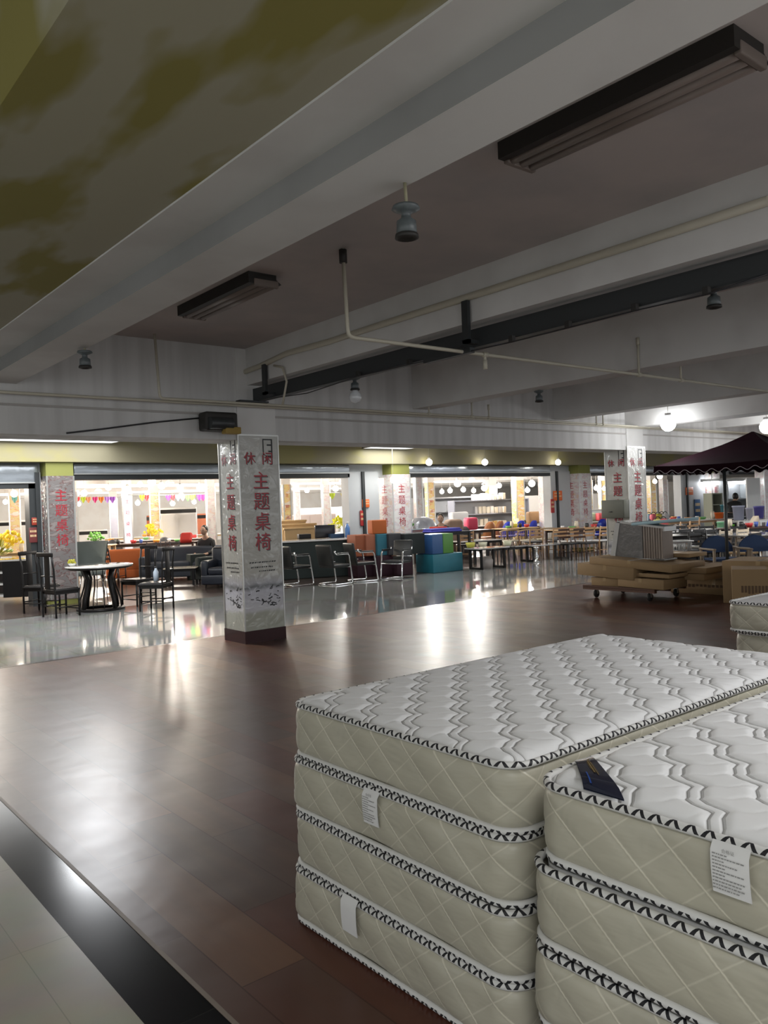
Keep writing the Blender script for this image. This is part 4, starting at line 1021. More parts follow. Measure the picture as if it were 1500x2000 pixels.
def bottle(p, m, label, h=.24, r=.035, cap=None):
    t = thing('bottle', label, 'bottle', p)
    MB().lathe([(0, 0), (r, .004), (r, h * .62), (r * .45, h * .8), (r * .4, h * .9), (0, h * .9)], 14).build('body', m, t)
    MB().lathe([(0, h * .89), (r * .48, h * .89), (r * .48, h), (0, h)], 12).build('cap', cap or white_pl, t); return t
bottle((lastp.x, lastp.y, .482), mat('pale_blue_plastic', (.45, .52, .60), .3), 'pale blue bottle standing on the rightmost black chair', .26, .045, blackink)
# small yellow bowl on the table
t = thing('fruit_bowl', 'small yellow-green flower bowl at the left edge of the marble top', 'bowl', (tc0.x - .43, tc0.y + .1, .786))
MB().lathe([(0, 0), (.03, 0), (.07, .05), (.065, .05), (0, .02)], 16).build('bowl', white_pl, t)
b = MB(); rn = random.Random(3)
for i in range(16): b.sphere((rn.uniform(-.05, .05), rn.uniform(-.05, .05), .05 + rn.uniform(0, .06)), .022, 6)
b.build('flowers', mat('yellow_olive_petals', (.45, .42, .04), .7), t)
# sideboard left
p = XY(42, 16.4)
t = thing('sideboard', 'black sideboard with white edged open shelves at the far left photo edge', 'sideboard', p, R(-35))
MB().box(-.32, -.25, .08, .42, .25, .80).build('body', blackp, t)
MB().rbox(-1.1, -.27, .80, .44, .27, .84, .01).build('marble_top', mat('pale_marble', (.66, .64, .60), .06), t)
for z in (.10, .33, .56): MB().box(-1.08, -.24, z, -.32, .25, z + .04).build('shelf', white_pl, t)
MB().box(-1.08, .22, .08, -.32, .25, .8).build('back_panel', dkwood, t)
leg4(t, blackp, (-1.0, .36), (-.2, .2), .09, .02)
t = thing('flower_arrangement', 'bushy yellow-green artificial flowers on the black sideboard', 'plant', p + Vector((-.42, .30, .84)))
MB().lathe([(0, 0), (.06, 0), (.08, .06), (.0, .06)], 12).build('pot', blackp, t)
b = MB(); rn = random.Random(4)
for i in range(150):
    a = rn.uniform(0, 6.28); e = rn.uniform(.1, 1.4); l = rn.uniform(.18, .36); d_ = Vector((math.cos(a) * math.cos(e), math.sin(a) * math.cos(e), math.sin(e))); q = Vector((0, 0, .05)) + d_ * l; s_ = d_.cross(Vector((0, 0, 1))).normalized() * .02
    b.add([q - d_ * .12, q + s_, q + d_ * .06, q - s_], [(0, 1, 2, 3)])
b.build('foliage', mat('yellow_green_leaves', (.38, .36, .03), .6), t)
t = thing('tissue_box', 'white square tissue box beside the yellow flowers on the sideboard', 'box', p + Vector((.15, .02, .84)))
MB().rbox(-.07, -.07, 0, .07, .07, .14, .01).build('box', white_pl, t); MB().tube([(0, 0, .13), (.01, 0, .2)], [.03, .01], 6).build('tissue', w_top, t)

# ---- inside the left opening
def shellhi(px, d, c, label, rz=0):
    p = XY(px, d); t = thing('lounge_chair', label, 'chair', p, rz); m = fab('sage_grey_fabric', c)
    rows = [[((.26 + .10 * v) * math.sin(a), .22 + .12 * v - .22 * (1 - math.cos(a)), .42 + .68 * v) for a in [R(-80 + 160 * k / 12) for k in range(13)]] for v in [i / 8 for i in range(9)]]
    MB().grid(rows).grid([[(x * 1.06, y + .04, z) for x, y, z in r_] for r_ in rows]).build('backrest', m, t)
    MB().rbox(-.28, -.28, .38, .28, .22, .48, .04).build('seat', m, t); leg4(t, chrome, (-.2, .2), (-.2, .2), .4, .014, .06); return t
shellhi(174, 17.4, (.16, .19, .18), 'sage grey high lounge chair behind the round black table', R(-20))
ORG = sofa(XY(246, 20.5), .95, R(150), f_or, 'orange armchair behind the black high back chairs', .80)
sofa(XY(325, 21.9), 2.4, R(-38), f_br, 'long low rust-orange sofa behind the navy sofa', .62, name='sofa')
sofa(XY(354, 20.2), 2.0, R(-38), f_sof, 'blue-grey sofa facing the cross aisle left of the front column', .80)
sofa(XY(436, 17.6), .8, R(-50), fab('black_blue_leather', (.012, .016, .026), .35), 'dark navy armchair partly hidden by the front column', .86)
sofa(XY(424, 18.9), .75, R(-75), f_dk, 'dark green-grey armchair behind the box pouffe', .80)
q = XY(379, 20.0); cube(q, .38, .38, .62, f_dk, 'tall dark green-grey box pouffe left of the front column', rz=R(-10))
table(XY(350, 18.6), .75, .5, .40, mat('glossy_cream_top', (.62, .56, .46), .06), blackp, 'small low table with a glossy cream top before the blue-grey sofa', R(-38), name='side_table')
q = XY(362, 21.5); q.z = 0
def cushion(px, py, d, s, m, label, rz=0, tilt=.9):
    p = XY(px, d); p.z = ZAT(px, py, d)
    t = MB().rbox(-s / 2, -s / 2, -.06, s / 2, s / 2, .06, .06).build('cushion', m, None, p); t.rotation_euler = (tilt, 0, rz); return tag(t, label, 'cushion')
cushion(362, 1050, 20.2, .30, fab('red_fabric', (.55, .03, .02)), 'red cushion on the back of the blue-grey sofa', R(-38))
# seated person in dark clothes on the sofa end
def skin_mesh(name, pts, edges, radii, m, parent, sub=2):
    me = bpy.data.meshes.new(name); me.from_pydata(pts, edges, []); me.update()
    o = bpy.data.objects.new(name, me); COL.objects.link(o); o.parent = parent
    md = o.modifiers.new('s', 'SKIN'); s = o.modifiers.new('u', 'SUBSURF'); s.levels = 1; s.render_levels = sub
    for i, v in enumerate(me.skin_vertices[0].data):
        r_ = radii[i]; v.radius = r_ if isinstance(r_, tuple) else (r_, r_); v.use_root = (i == 0)
    me.materials.append(m); return o
skin = mat('skin', (.50, .32, .23), .5); hair = mat('black_hair', (.008, .007, .007), .5)
def person(loc, rz, label, pose, cl, legs):
    t = thing('person', label, 'person', loc, rz)
    if pose == 'sit':
        pel = (0, 0, .50); P = [pel, (0, .05, .72), (0, .03, .95), (0, -.02, 1.06), (0, -.06, 1.12)]
        sh = .95; Lh = [(.18, .02, .92), (.25, -.02, .70), (.18, -.24, .62), (.12, -.36, .60)]; lg = [(.09, -.02, .50), (.13, -.44, .52), (.13, -.46, .10), (.13, -.60, .04)]
        hd = (0, -.08, 1.20)
    else:
        pel = (0, 0, .92); P = [pel, (0, -.10, 1.12), (0, -.26, 1.30), (0, -.34, 1.38), (0, -.39, 1.42)]
        Lh = [(.17, -.24, 1.27), (.22, -.32, 1.02), (.16, -.50, .88), (.12, -.58, .86)]; lg = [(.09, 0, .90), (.10, .02, .48), (.10, .06, .09), (.10, -.08, .04)]
        hd = (0, -.44, 1.49)
    pts = list(P); ed = [(i, i + 1) for i in range(4)]; rad = [(.15, .11), (.13, .10), (.16, .10), .05, .048]
    for s in (1, -1):
        b = len(pts); pts += [(x * s, y, z) for x, y, z in Lh]; ed += [(2, b), (b, b + 1), (b + 1, b + 2), (b + 2, b + 3)]; rad += [.06, .045, .032, .034]
        b = len(pts); pts += [(x * s, y, z) for x, y, z in lg]; ed += [(0, b), (b, b + 1), (b + 1, b + 2), (b + 2, b + 3)]; rad += [.085, .06, .042, .038]
    skin_mesh('body', pts, ed, rad, skin, t)
    sl = [(x * s, y, z) for s in (1, -1) for x, y, z in Lh[:3]]
    p2 = list(P[:4]) + sl; e2 = [(0, 1), (1, 2), (2, 3), (2, 4), (4, 5), (5, 6), (2, 7), (7, 8), (8, 9)]
    skin_mesh('shirt', p2, e2, [(.17, .13), (.15, .12), (.18, .12), .06, .075, .058, .042, .075, .058, .042], cl, t)
    p3 = [pel]; e3 = []; r3 = [(.165, .13)]
    for s in (1, -1):
        b = len(p3); p3 += [(x * s, y, z) for x, y, z in lg[:3]]; e3 += [(0, b), (b, b + 1), (b + 1, b + 2)]; r3 += [.10, .075, .058]
    skin_mesh('trousers', p3, e3, r3, legs, t)
    h = Vector(hd)
    MB().sphere(h, .105, 16, (.78, .92, 1.12)).sphere(h + Vector((0, -.095, -.01)), .018, 8, (.7, 1, 1.3)).sphere(h + Vector((.085, 0, -.01)), .022, 8, (.4, .8, 1.2)).sphere(h + Vector((-.085, 0, -.01)), .022, 8, (.4, .8, 1.2)).build('head', skin, t)
    MB().sphere(h + Vector((.033, -.088, .012)), .011, 8).sphere(h + Vector((-.033, -.088, .012)), .011, 8).build('eyes', blackink, t)
    MB().sphere(h + Vector((0, -.088, -.05)), .02, 8, (1, .3, .3)).build('mouth', mat('lips', (.35, .12, .1), .5), t)
    MB().sphere(h + Vector((0, .036, .030)), .114, 16, (.82, .90, 1.03)).build('hair', hair, t)
    for s in (1, -1):
        w = Vector((Lh[3][0] * s, Lh[3][1], Lh[3][2])); d_ = (w - Vector((Lh[2][0] * s, Lh[2][1], Lh[2][2]))).normalized()
        for k in range(4):
            a = w + Vector(((k - 1.5) * .017, 0, 0)); l = (.062, .072, .068, .052)[k]
            MB().tube([a, a + d_ * l * .5 + Vector((0, 0, -.006)), a + d_ * l + Vector((0, 0, -.024))], [.009, .008, .006], 6).build('finger', skin, t)
        MB().tube([w + Vector((-.026 * s, 0, 0)), w + Vector((-.045 * s, 0, 0)) + d_ * .025, w + Vector((-.045 * s, 0, -.01)) + d_ * .05], [.01, .009, .007], 6).build('thumb', skin, t)
    return t
dkc = fab('black_shirt', (.012, .013, .016))
person(XY(400, 20.55) + Vector((0, 0, -.02)), R(-60), 'person in dark clothes sitting at the end of the blue-grey sofa', 'sit', dkc, fab('dark_trousers', (.015, .018, .022)))
table(XY(180, 22.5), 1.15, .6, .85, pine, pine, 'pale wooden table with a pine front behind the lounge chair', R(-38), name='console_table')
MB().box(-.56, -.31, .5, .56, -.29, .82).build('front_panel', pine, [o for o in bpy.data.objects if o.name.startswith('console_table')][0])
table(XY(290, 24.3), 2.8, .9, .80, dkwood, dkwood, 'long dark red wooden table under the lilac column', R(-35))
table(XY(300, 27.8), 4.2, 1.0, .80, w_top, dkwood, 'long white display table behind the dark red one', R(-35), name='display_table')
table(XY(330, 33), 5.0, 1.0, .78, w_top, pine, 'white display table at the very back of the left opening', R(-35), name='display_table')
table(XY(30, 21), 2.4, .9, .80, pine, pine, 'yellow wooden table inside the far left opening', R(-30), name='display_table')
for px, d, lb, m1, m2 in ((204, 18.4, 'brown slat chair with white seat stacked behind the lounge chair', dkwood, w_top), (219, 19.3, 'second brown slat chair with white seat, left of the orange armchair', dkwood, w_top)):
    slat_chair(XY(px, d), R(40), m1, m2, lb)
for px, d, lb in ((300, 23.2, 'dark chair back at the long dark red table, left one'), (318, 23.3, 'dark chair back at the long dark red table, middle one'), (336, 23.4, 'dark chair back at the long dark red table, right one')):
    slat_chair(XY(px, d), R(150), f_gry, f_gry, lb)
def flowers(px, py, d, c, label, s=.3, z0=.8):
    p = XY(px, d); p.z = z0; t = thing('potted_flowers', label, 'plant', p)
    MB().lathe([(0, 0), (.05, 0), (.07, .1), (0, .1)], 12).build('pot', white_pl, t)
    b = MB(); rn = random.Random(int(px))
    for i in range(34):
        a = rn.uniform(0, 6.28); e = rn.uniform(.3, 1.5); l = rn.uniform(.5, 1) * s; q = Vector((math.cos(a) * math.cos(e) * l, math.sin(a) * math.cos(e) * l, .1 + math.sin(e) * l)); b.sphere(q, s * .13, 6); 
        b.tube([(0, 0, .08), q], .004, 4)
    b.build('flowers', mat('petals_' + label.split()[0], c, .6), t)
flowers(295, 1025, 27.8, (.80, .62, .04), 'yellow flowers on the long white display table', .42)
flowers(184, 1030, 24, (.20, .50, .10), 'green plant on the dark red table left end', .3)
flowers(12, 1050, 21, (.55, .50, .05), 'yellow flowers on the wooden table in the far left opening', .45)
for px, d, w, h, m, lb in ((170, 34, 1.7, .9, w_top, 'white cabinet with dark top far behind the left pennants'), (350, 34, 2.6, 1.3, f_br, 'brown wardrobe wall far behind the right pennants'), (350, 30.5, 1.3, 1.5, w_top, 'white refrigerator-like cabinet behind the yellow column'), (20, 34, 2.0, 1.3, white_pl, 'grey-white cabinet in the far left opening')):
    p = XY(px, d); t = thing('cabinet', lb, 'cabinet', p, R(-30))
    MB().rbox(-w / 2, -.3, 0, w / 2, .3, h * 1.25, .02).build('body', m, t); MB().box(-w / 2, -.31, h * 1.25 - .2, w / 2, -.30, h * 1.25 - .06).build('dark_band', blackp, t)
    for s in (-1, 1): MB().box(s * w / 4 - w / 4 + .02, -.315, .05, s * w / 4 + w / 4 - .02, -.302, h * 1.25 - .25).build('door', m, t)

# ---- chrome chairs, counter and pouffes
CH = [(648, 17.2, 95, 'black leather and chrome chair in the middle of the row, seen from behind'), (572, 17.3, 92, 'black leather and chrome chair beside the front column'),
      (772, 17.8, -72, 'black leather and chrome chair at the right, before the rust pouffes'), (700, 17.7, 80, 'black leather and chrome chair partly hidden behind the middle chair')]
c0 = chrome_chair(XY(CH[0][0], CH[0][1]), R(CH[0][2]), CH[0][3])
for px, d, a, lb in CH[1:]: dup(c0, XY(px, d), R(a), lb)
c_top = XY(612, 19.2)
t = thing('display_counter', 'long dark green-grey counter with a white top behind the chrome chairs', 'counter', c_top, R(-22))
MB().rbox(-1.05, -.3, 0, .85, .3, .86, .03).build('body', f_dk, t); MB().rbox(-1.1, -.34, .86, .9, .34, .90, .01).build('top', w_top, t)
for i, (px, z, w) in enumerate(((582, .90, 1.1), (575, 1.0, .9), (565, 1.1, .75))):
    p = XY(px + 12, 21.3); t = thing('pine_board_stack', ('lowest, widest pale pine bed board stacked behind the dark counter', 'middle pale pine bed board behind the dark counter', 'top, shortest pale pine bed board behind the dark counter')[i], 'board', (p.x, p.y + .1 * i, 0), R(-22))
    MB().rbox(-w / 2, -.05, 0, w / 2, .03, z + .22, .01).build('panel', pine, t); MB().rbox(-w / 2 - .02, -.07, z + .20, w / 2 + .02, .05, z + .25, .01).build('top_rail', pine, t)
for px, z0, w, h, m, lb in ((592, .90, .30, .12, blackp, 'small black box on the dark counter, left'), (655, .90, .35, .10, f_navy, 'dark blue folded cloth on the dark counter'), (632, .90, .5, .32, mat('dark_screen', (.02, .02, .025), .2), 'dark screen standing on the dark counter')):
    p = XY(px, 19.7 if px != 632 else 19.9); t = thing('box_on_counter' if px != 632 else 'screen', lb, 'box' if px != 632 else 'screen', (p.x, p.y, z0), R(-22)); MB().rbox(-w / 2, -.08 if px == 632 else -.12, 0, w / 2, .0 if px == 632 else .12, h, .01).build('body', m, t)
p = XY(677, 19.6); bottle((p.x, p.y, .90), mat('blue_bottle', (.08, .22, .55), .2, coat=.5), 'tall blue bottle at the right end of the dark counter', .38, .06)
flowers(660, 1012, 22.9, (.75, .75, .03), 'lime yellow flowers behind the dark counter', .35, .95)
table(XY(655, 22.9), 1.5, .7, .93, w_top, alu, 'white high table behind the dark counter', R(-22), name='display_table')
# pouffe blocks
def blockrow(px, d, w, dep, z, h, m, lb, rz=-10): p = XY(px, d); return cube((p.x, p.y, z), w, dep, h, m, lb, rz=R(rz))
blockrow(693, 18.85, .26, .45, .48, .50, f_br, 'rust block pouffe, left one of the upper row')
blockrow(713, 18.9, .25, .45, .48, .50, fab('light_rust_fabric', (.38, .13, .07)), 'lighter rust block pouffe beside the teal one')
blockrow(735, 18.95, .27, .45, .48, .50, fab('dull_teal_fabric', (.03, .16, .22)), 'dull teal block pouffe between rust and grey ones')
blockrow(760, 19.0, .34, .45, .48, .50, f_gry, 'charcoal block pouffe right of the dull teal one')
blockrow(798, 19.05, .55, .45, .48, .48, fab('black_green_fabric', (.012, .02, .02)), 'wide black-green block pouffe behind the right chrome chair')
for px, w, lb in ((700, .44, 'dark plum block pouffe under the rust ones'), (738, .44, 'dark plum block pouffe under the dull teal one'), (776, .44, 'dark plum block pouffe under the charcoal one')):
    blockrow(px, 18.95, w, .5, 0, .48, f_plum, lb)
p = aty(735, 1042, 16.0); q = XY(735, 18.98); cube((q.x, q.y, .985), .36, .36, .32, f_or, 'bright orange cube pouffe on top of the block row', rz=R(-20))
Cn = at(847, 1120, 0)
def cor(x0, y0, z, w, d, h, m, lb): return cube((Cn.x + x0 + w / 2, Cn.y + y0 + d / 2, z), w, d, h, m, lb)
cor(0, 0, 0, .98, .62, .44, f_teal, 'long teal bench pouffe on the tiles under the blue and green blocks')
cor(-.0, .0, .445, .34, .60, .47, f_blue, 'blue block pouffe on the teal bench, left of the green one')
cor(.345, .0, .445, .34, .60, .47, f_grn, 'green block pouffe on the teal bench')
table(XY(812, 21.9), .9, .45, .98, mat('pale_blue_glass', (.50, .60, .66), .08), alu, 'pale blue glass-topped table behind the block pouffes', R(-15), name='glass_table')
# clutter behind
p = XY(828, 23.0)
t = thing('wrapped_parcel', 'large silver plastic wrapped rounded parcel behind the pouffes', 'parcel', (p.x, p.y, .722), R(-10))
prof = [[(x, y, 0) for x, y in [(.42 * math.cos(a), .22 * math.sin(a)) for a in [R(k * 15) for k in range(24)]]]]
b = MB()
rows = []
for i in range(9):
    v = i / 8; s_ = math.cos(v * 1.5) ** .6
    rows.append([(.44 * math.cos(a) * s_ * (1 + .05 * math.sin(5 * a + i)) - .1 * v, .24 * math.sin(a) * s_, .56 * math.sin(v * 1.57)) for a in [R(k * 15) for k in range(24)]])
b.grid(rows, True).build('film_wrap', mat('silver_film', (.52, .55, .62), .2, .3, bump=.6, bscale=12), t)
for px, d, z0, w, h, m, lb in ((776, 22.4, .7, .40, .48, card, 'brown carton left of the silver parcel'), (884, 24.6, .7, .55, .45, fab('brown_wrap', (.22, .15, .11)), 'brown wrapped bundle right of the silver parcel'),
                              (752, 21.5, .75, .2, .40, f_gry, 'grey box behind the orange cube'), (900, 25.4, .6, .45, .3, f_gry, 'grey textile bale standing behind the crimson bag')):
    p = XY(px, d); t = thing('bundle' if 'bundle' in lb or 'textile' in lb else ('pouffe' if 'pouffe' in lb else 'storage_box'), lb, 'bundle' if 'bundle' in lb or 'textile' in lb else ('pouffe' if 'pouffe' in lb else 'box'), (p.x, p.y, .0), R(-12))
    MB().rbox(-w / 2, -.2, 0, w / 2, .2, h + z0, .12 if m is not card else .01).build('body', m, t)
table(XY(828, 23.0), 1.1, .6, .72, midwood, dkwood, 'wide wooden platform table carrying the silver parcel', R(-12), name='display_table')
flowers(789, 1022, 21.2, (.12, .35, .07), 'small green potted plant left of the silver parcel', .26, .90)
for px, m, lb, w in ((862, fab('violet_blanket', (.08, .08, .45)), 'violet-blue folded blanket behind the green block', 1.0), (855, fab('red_fabric', (.55, .03, .02)), 'red folded cloth lying behind the violet blanket', .4)):
    p = XY(px, 20.9 if w > .5 else 21.4); t = thing('folded_blanket', lb, 'blanket', (p.x, p.y, .90 if w > .5 else .93), R(-8)); MB().rbox(-w / 2, -.2, 0, w / 2, .2, .055, .025).rbox(-w / 2 + .02, -.19, .05, w / 2 - .04, .19, .10, .025).build('cloth', m, t)
table(XY(868, 21.1), 1.3, .6, .90, f_gry, black_m, 'dark low display stand under the violet blanket', R(-8), name='display_table')

# ---- coffee tables and dining groups right of the pouffes
g_coffee = 'low tables right of the pouffes'
table(XY(948, 19.8), .95, .6, .52, marble, blackp, 'black open-sided coffee table right next to the teal bench', R(-8), None, 'sled', 'coffee_table')
q = XY(948, 19.8); t = thing('glass_jar_set', 'pale glass jars standing inside the black coffee table', 'jars', (q.x, q.y, 0)); MB().lathe([(0, 0), (.12, 0), (.14, .2), (.08, .3), (0, .3)], 14).build('jar', mat('pale_glassware', (.5, .45, .42), .2), t)
table(XY(975, 21.5), 1.4, .7, .44, marble, black_m, 'long marble coffee table behind the black open-sided one', R(-12), None, 'legs', 'coffee_table')
table(XY(1060, 21.9), 1.4, .7, .44, marble, black_m, 'marble coffee table with bright steel pedestal in the open aisle', R(-12), None, 'sled', 'coffee_table')
q = at(1046, 1097, 0); t = thing('pedestal', 'shiny steel table pedestal standing on the tiles', 'pedestal', XY(1044, 21.2)); MB().lathe([(0, 0), (.09, 0), (.09, .03), (.03, .06), (.07, .16), (.03, .26), (.05, .36), (.09, .40), (0, .40)], 16).build('stem', chrome, t)
table(XY(925, 24), 1.5, .8, .52, w_top, black_m, 'white low table behind the long marble coffee table', R(-12), None, 'legs', 'coffee_table')
for px, d, w, mt, ml, lb in ((1135, 23.7, 2.2, pine, dkwood, 'pale pine dining table right of the rattan chairs'), (1095, 29.3, 2.3, w_top, pine, 'white topped dining table behind the pine one'), (1007, 26.5, 1.4, pine, dkwood, 'pine dining table behind the rattan chairs'),
                             (917, 26, 1.3, dkwood, dkwood, 'dark dining table left of the rattan chairs'), (1165, 32.5, 1.9, w_top, alu, 'long white table before the white partition'), (903, 30.5, 1.6, w_top, dkwood, 'white table behind the violet blanket'), (1030, 30.8, 1.6, w_top, midwood, 'white table behind the bright blue chairs')):
    table(XY(px, d), w, .85, .76, mt, ml, lb, R(-12))
r0 = rattan_chair(XY(993, 24.3), R(150), 'left rattan chair behind the marble coffee tables')
dup(r0, XY(1030, 24.2), R(165), 'middle rattan chair, its round back facing the viewer'); dup(r0, XY(1062, 24.5), R(150), 'right rattan chair beside the pine dining table'); dup(r0, XY(1078, 25.5), R(100), 'rattan chair turned sideways behind the others')
f_rb = mat('royal_blue_plastic', (.015, .04, .50), .35); f_cop = mat('copper_brown_shell', (.42, .17, .07), .45)
s0 = shell_chair(XY(988, 27.5), R(160), f_rb, black_m, 'left bright blue shell chair behind the rattan chairs', .95)
dup(s0, XY(1032, 27.7), R(190), 'middle bright blue shell chair behind the rattan chairs'); dup(s0, XY(1166, 26.2), R(180), 'bright blue shell chair left of the second wrapped column'); dup(s0, XY(1010, 28.4), R(175), 'farther bright blue shell chair between two others')
s1 = shell_chair(XY(950, 27.2), R(170), f_cop, dkwood, 'left copper-brown shell chair by the dark dining table', .98)
dup(s1, XY(967, 27.8), R(190), 'right copper-brown shell chair by the dark dining table')
shell_chair(XY(1132, 28.0), R(180), mat('orange_plastic', (.80, .16, .02), .35), black_m, 'orange shell chair left of the blue one at the dining tables', 1.0)
d0 = slat_chair(XY(1106, 22.6), R(170), midwood, w_top, 'wooden chair with white seat, left end of the pine table row')
for px, d, lb in ((1137, 22.5, 'wooden chair with white seat, second in the pine table row'), (1168, 22.4, 'wooden chair with white seat, right end of the pine table row')): dup(d0, XY(px, d), R(170), lb)
for px, d, lb in ((1112, 21.4, 'dark stool chair at the tile edge, left of the pair'), (1142, 21.3, 'dark stool chair at the tile edge, right of the pair')): slat_chair(XY(px, d), R(-10), dkwood, black_m, lb, None, .62)
for px, d, lb in ((968, 20.6, 'small black stool behind the coffee table, left'), (990, 20.6, 'small black stool behind the coffee table, right')):
    t = thing('stool', lb, 'stool', XY(px, d)); MB().lathe([(0, .44), (.17, .44), (.18, .46), (.17, .48), (0, .48)], 18).build('seat', black_m, t); leg4(t, black_m, (-.1, .1), (-.1, .1), .44, .012, .05)
for px, d, z, c, lb in ((916, 19.8, .53, (.55, .52, .08), 'yellow bowl on the black coffee table'), (940, 21.4, .45, (.70, .68, .50), 'cream cup on the long marble coffee table'), (988, 21.6, .45, (.68, .68, .48), 'cream box-shaped pot on the long marble table'), (748 + 14, 20.6, .985, (.65, .65, .10), 'yellow tub beside the orange cube'), (1003, 26.5, .77, (.75, .70, .08), 'yellow bowl between the blue chairs')):
    p = XY(px, d); t = thing('bowl', lb, 'bowl', (p.x, p.y, z)); MB().lathe([(0, 0), (.09, 0), (.12, .12), (.11, .12), (.08, .02), (0, .02)], 16).build('body', mat('bowl_' + lb[:6] + str(px), c, .4), t)
# shelves
u0 = shelf_unit(XY(955, 33), 3.6, 1.75, .5, 3, mat('blue_grey_shelving', (.36, .38, .47), .4), 'blue-grey shelf unit loaded with white goods behind the pouffes', R(-14))
shelf_unit(XY(893, 36), 2.6, 1.9, .5, 3, mat('dark_shelving', (.10, .10, .11), .4), 'dark shelf unit with white textiles behind the silver parcel', R(-14))
def goods(px0, px1, d, z, n, cols, desc, group, hh=.35, rz=-14, rowname='upper'):
    rn = random.Random(int(px0 * 3 + z * 10))
    for i in range(n):
        px = px0 + (px1 - px0) * (i + .5) / n; p = XY(px, d); w = (px1 - px0) / n * d / 1576 * .82; h = hh * rn.uniform(.6, 1)
        cn, c = cols[rn.randrange(len(cols))]
        t = MB().rbox(-w / 2, -.17, 0, w / 2, .12, h, .02).build('storage_box', mat('goods_' + cn.replace(' ', '_'), c, .6), None, (p.x, p.y, z), R(-14))
        tag(t, '%s %s box, %s from the left on the %s' % (cn, 'low' if h < hh * .8 else 'tall', ordn[i], desc), 'box', group)
WC = [('white', (.78, .77, .74)), ('cream', (.72, .66, .55)), ('pale grey', (.6, .6, .62))]
H_ = 1.75
goods(922, 985, 33, .05 + .03, 6, [('brown', (.36, .22, .10)), ('cream', (.72, .66, .55))], 'bottom shelf of the blue-grey unit', 'goods on the blue-grey shelf unit')
goods(922, 985, 33, .05 + (H_ - .09) / 3 + .03, 7, WC + [('ochre', (.50, .30, .10))], 'second shelf of the blue-grey unit', 'goods on the blue-grey shelf unit')
goods(922, 985, 33, .05 + 2 * (H_ - .09) / 3 + .03, 8, WC, 'third shelf of the blue-grey unit', 'goods on the blue-grey shelf unit')
goods(922, 985, 33, H_ - .01, 7, WC, 'top board of the blue-grey unit', 'goods on the blue-grey shelf unit', .28)
for k, z in enumerate((.08, .05 + 1.81 / 3 + .03, .05 + 3.62 / 3 + .03)):
    goods(872, 914, 36, z, 4, WC, ('bottom', 'middle', 'upper')[k] + ' shelf of the dark unit', 'goods on the dark shelf unit', .45)
t = thing('partition', 'long low white partition left of the second wrapped column', 'partition', XY(1150, 33), R(-14)); MB().rbox(-1.1, -.05, 0, 1.3, .05, 1.15, .02).build('panel', m_pil, t); MB().rbox(-1.15, -.08, 1.15, 1.35, .08, 1.19, .01).build('cap_rail', w_top, t)
for px, d, z, w, h, m, lb, nm, ct in ((1153, 30.5, .77, .30, .32, mat('pale_green_plastic', (.5, .62, .42), .4), 'pale green chair-like tray on the long white table', 'tray', 'tray'), (1172, 30.5, .77, .45, .30, mat('red_white_tub', (.65, .10, .12), .4), 'red tub on the long white table', 'tub', 'tub'),
                             (918, 25.5, .77, .4, .4, mat('crimson_bag', (.55, .04, .10), .5), 'crimson bag on the dark dining table', 'bag', 'bag'), (1000 + 40, 30.5, .77, .5, .45, mat('brown_basket', (.25, .14, .06), .7), 'round brown basket on the white table behind the blue chairs', 'basket', 'basket'),
                             (1078 - 12, 30.5, .77, .5, .5, white_pl, 'white framed organiser on the table behind the blue chairs', 'organiser', 'organiser'), (895, 29.5, .77, .7, .55, mat('grey_white_bag', (.60, .62, .63), .5), 'grey-white bag on the table behind the violet blanket', 'bag', 'bag')):
    p = XY(px, d); t = thing(nm, lb, ct, (p.x, p.y, z), R(-14)); MB().rbox(-w / 2, -.15, 0, w / 2, .15, h, .07).build('body', m, t)
for px, d, w, h, m, lb in ((870, 42, 5.5, 2.0, mat('grey_cabinetry', (.22, .22, .23), .5), 'grey cabinet wall at the back behind the dark shelf unit'), (600, 36, 2.5, 1.4, mat('taupe_cabinet', (.40, .33, .30), .5), 'taupe cabinet far behind the pine boards'), (640, 38, 3.0, 1.7, mat('pale_blue_cabinet', (.60, .65, .70), .5), 'pale blue cabinet far behind the dark counter'),
                           (1110, 42, 6, 1.9, mat('pale_cabinet', (.62, .60, .58), .5), 'pale cabinet wall behind the white partition')):
    p = XY(px, d); t = thing('cabinet', lb, 'cabinet', p, R(-14)); MB().rbox(-w / 2, -.3, 0, w / 2, .3, h, .02).build('body', m, t)
    for i in range(4): MB().box(-w / 2 + w * i / 4 + .03, -.315, .08, -w / 2 + w * (i + 1) / 4 - .03, -.302, h - .06).build('door', m, t)
# ------------------------------------------------------------------ trolley with cardboard boxes
X0 = 10.9
t = thing('platform_trolley', 'low wooden platform trolley on castors loaded with flat cardboard boxes', 'trolley', (X0, 7.0, 0))
dw = mat('old_trolley_wood', (.13, .06, .035), .6, noise=.3)
MB().box(0, -.1, .165, .9, 1.22, .20).build('deck', dw, t)
MB().box(0, -.1, .13, .06, 1.22, .17).box(.84, -.1, .13, .9, 1.22, .17).box(.4, -.1, .13, .46, 1.22, .17).build('deck_rail', dw, t)
for x, y in ((.06, 1.0), (.06, .02), (.8, 1.0), (.8, .02)):
    MB().lathe([(0, -.02), (.03, -.022), (.062, -.016), (.065, 0), (.062, .016), (.03, .022), (0, .02)], 20, M=Matrix.Translation((x, y, .066)) @ Matrix.Rotation(R(90), 4, 'X')).build('wheel', soot, t)
    MB().box(x - .02, y - .03, .06, x + .02, y - .024, .135).box(x - .02, y + .024, .06, x + .02, y + .03, .135).box(x - .03, y - .03, .128, x + .03, y + .03, .134).build('castor_fork', alu, t)
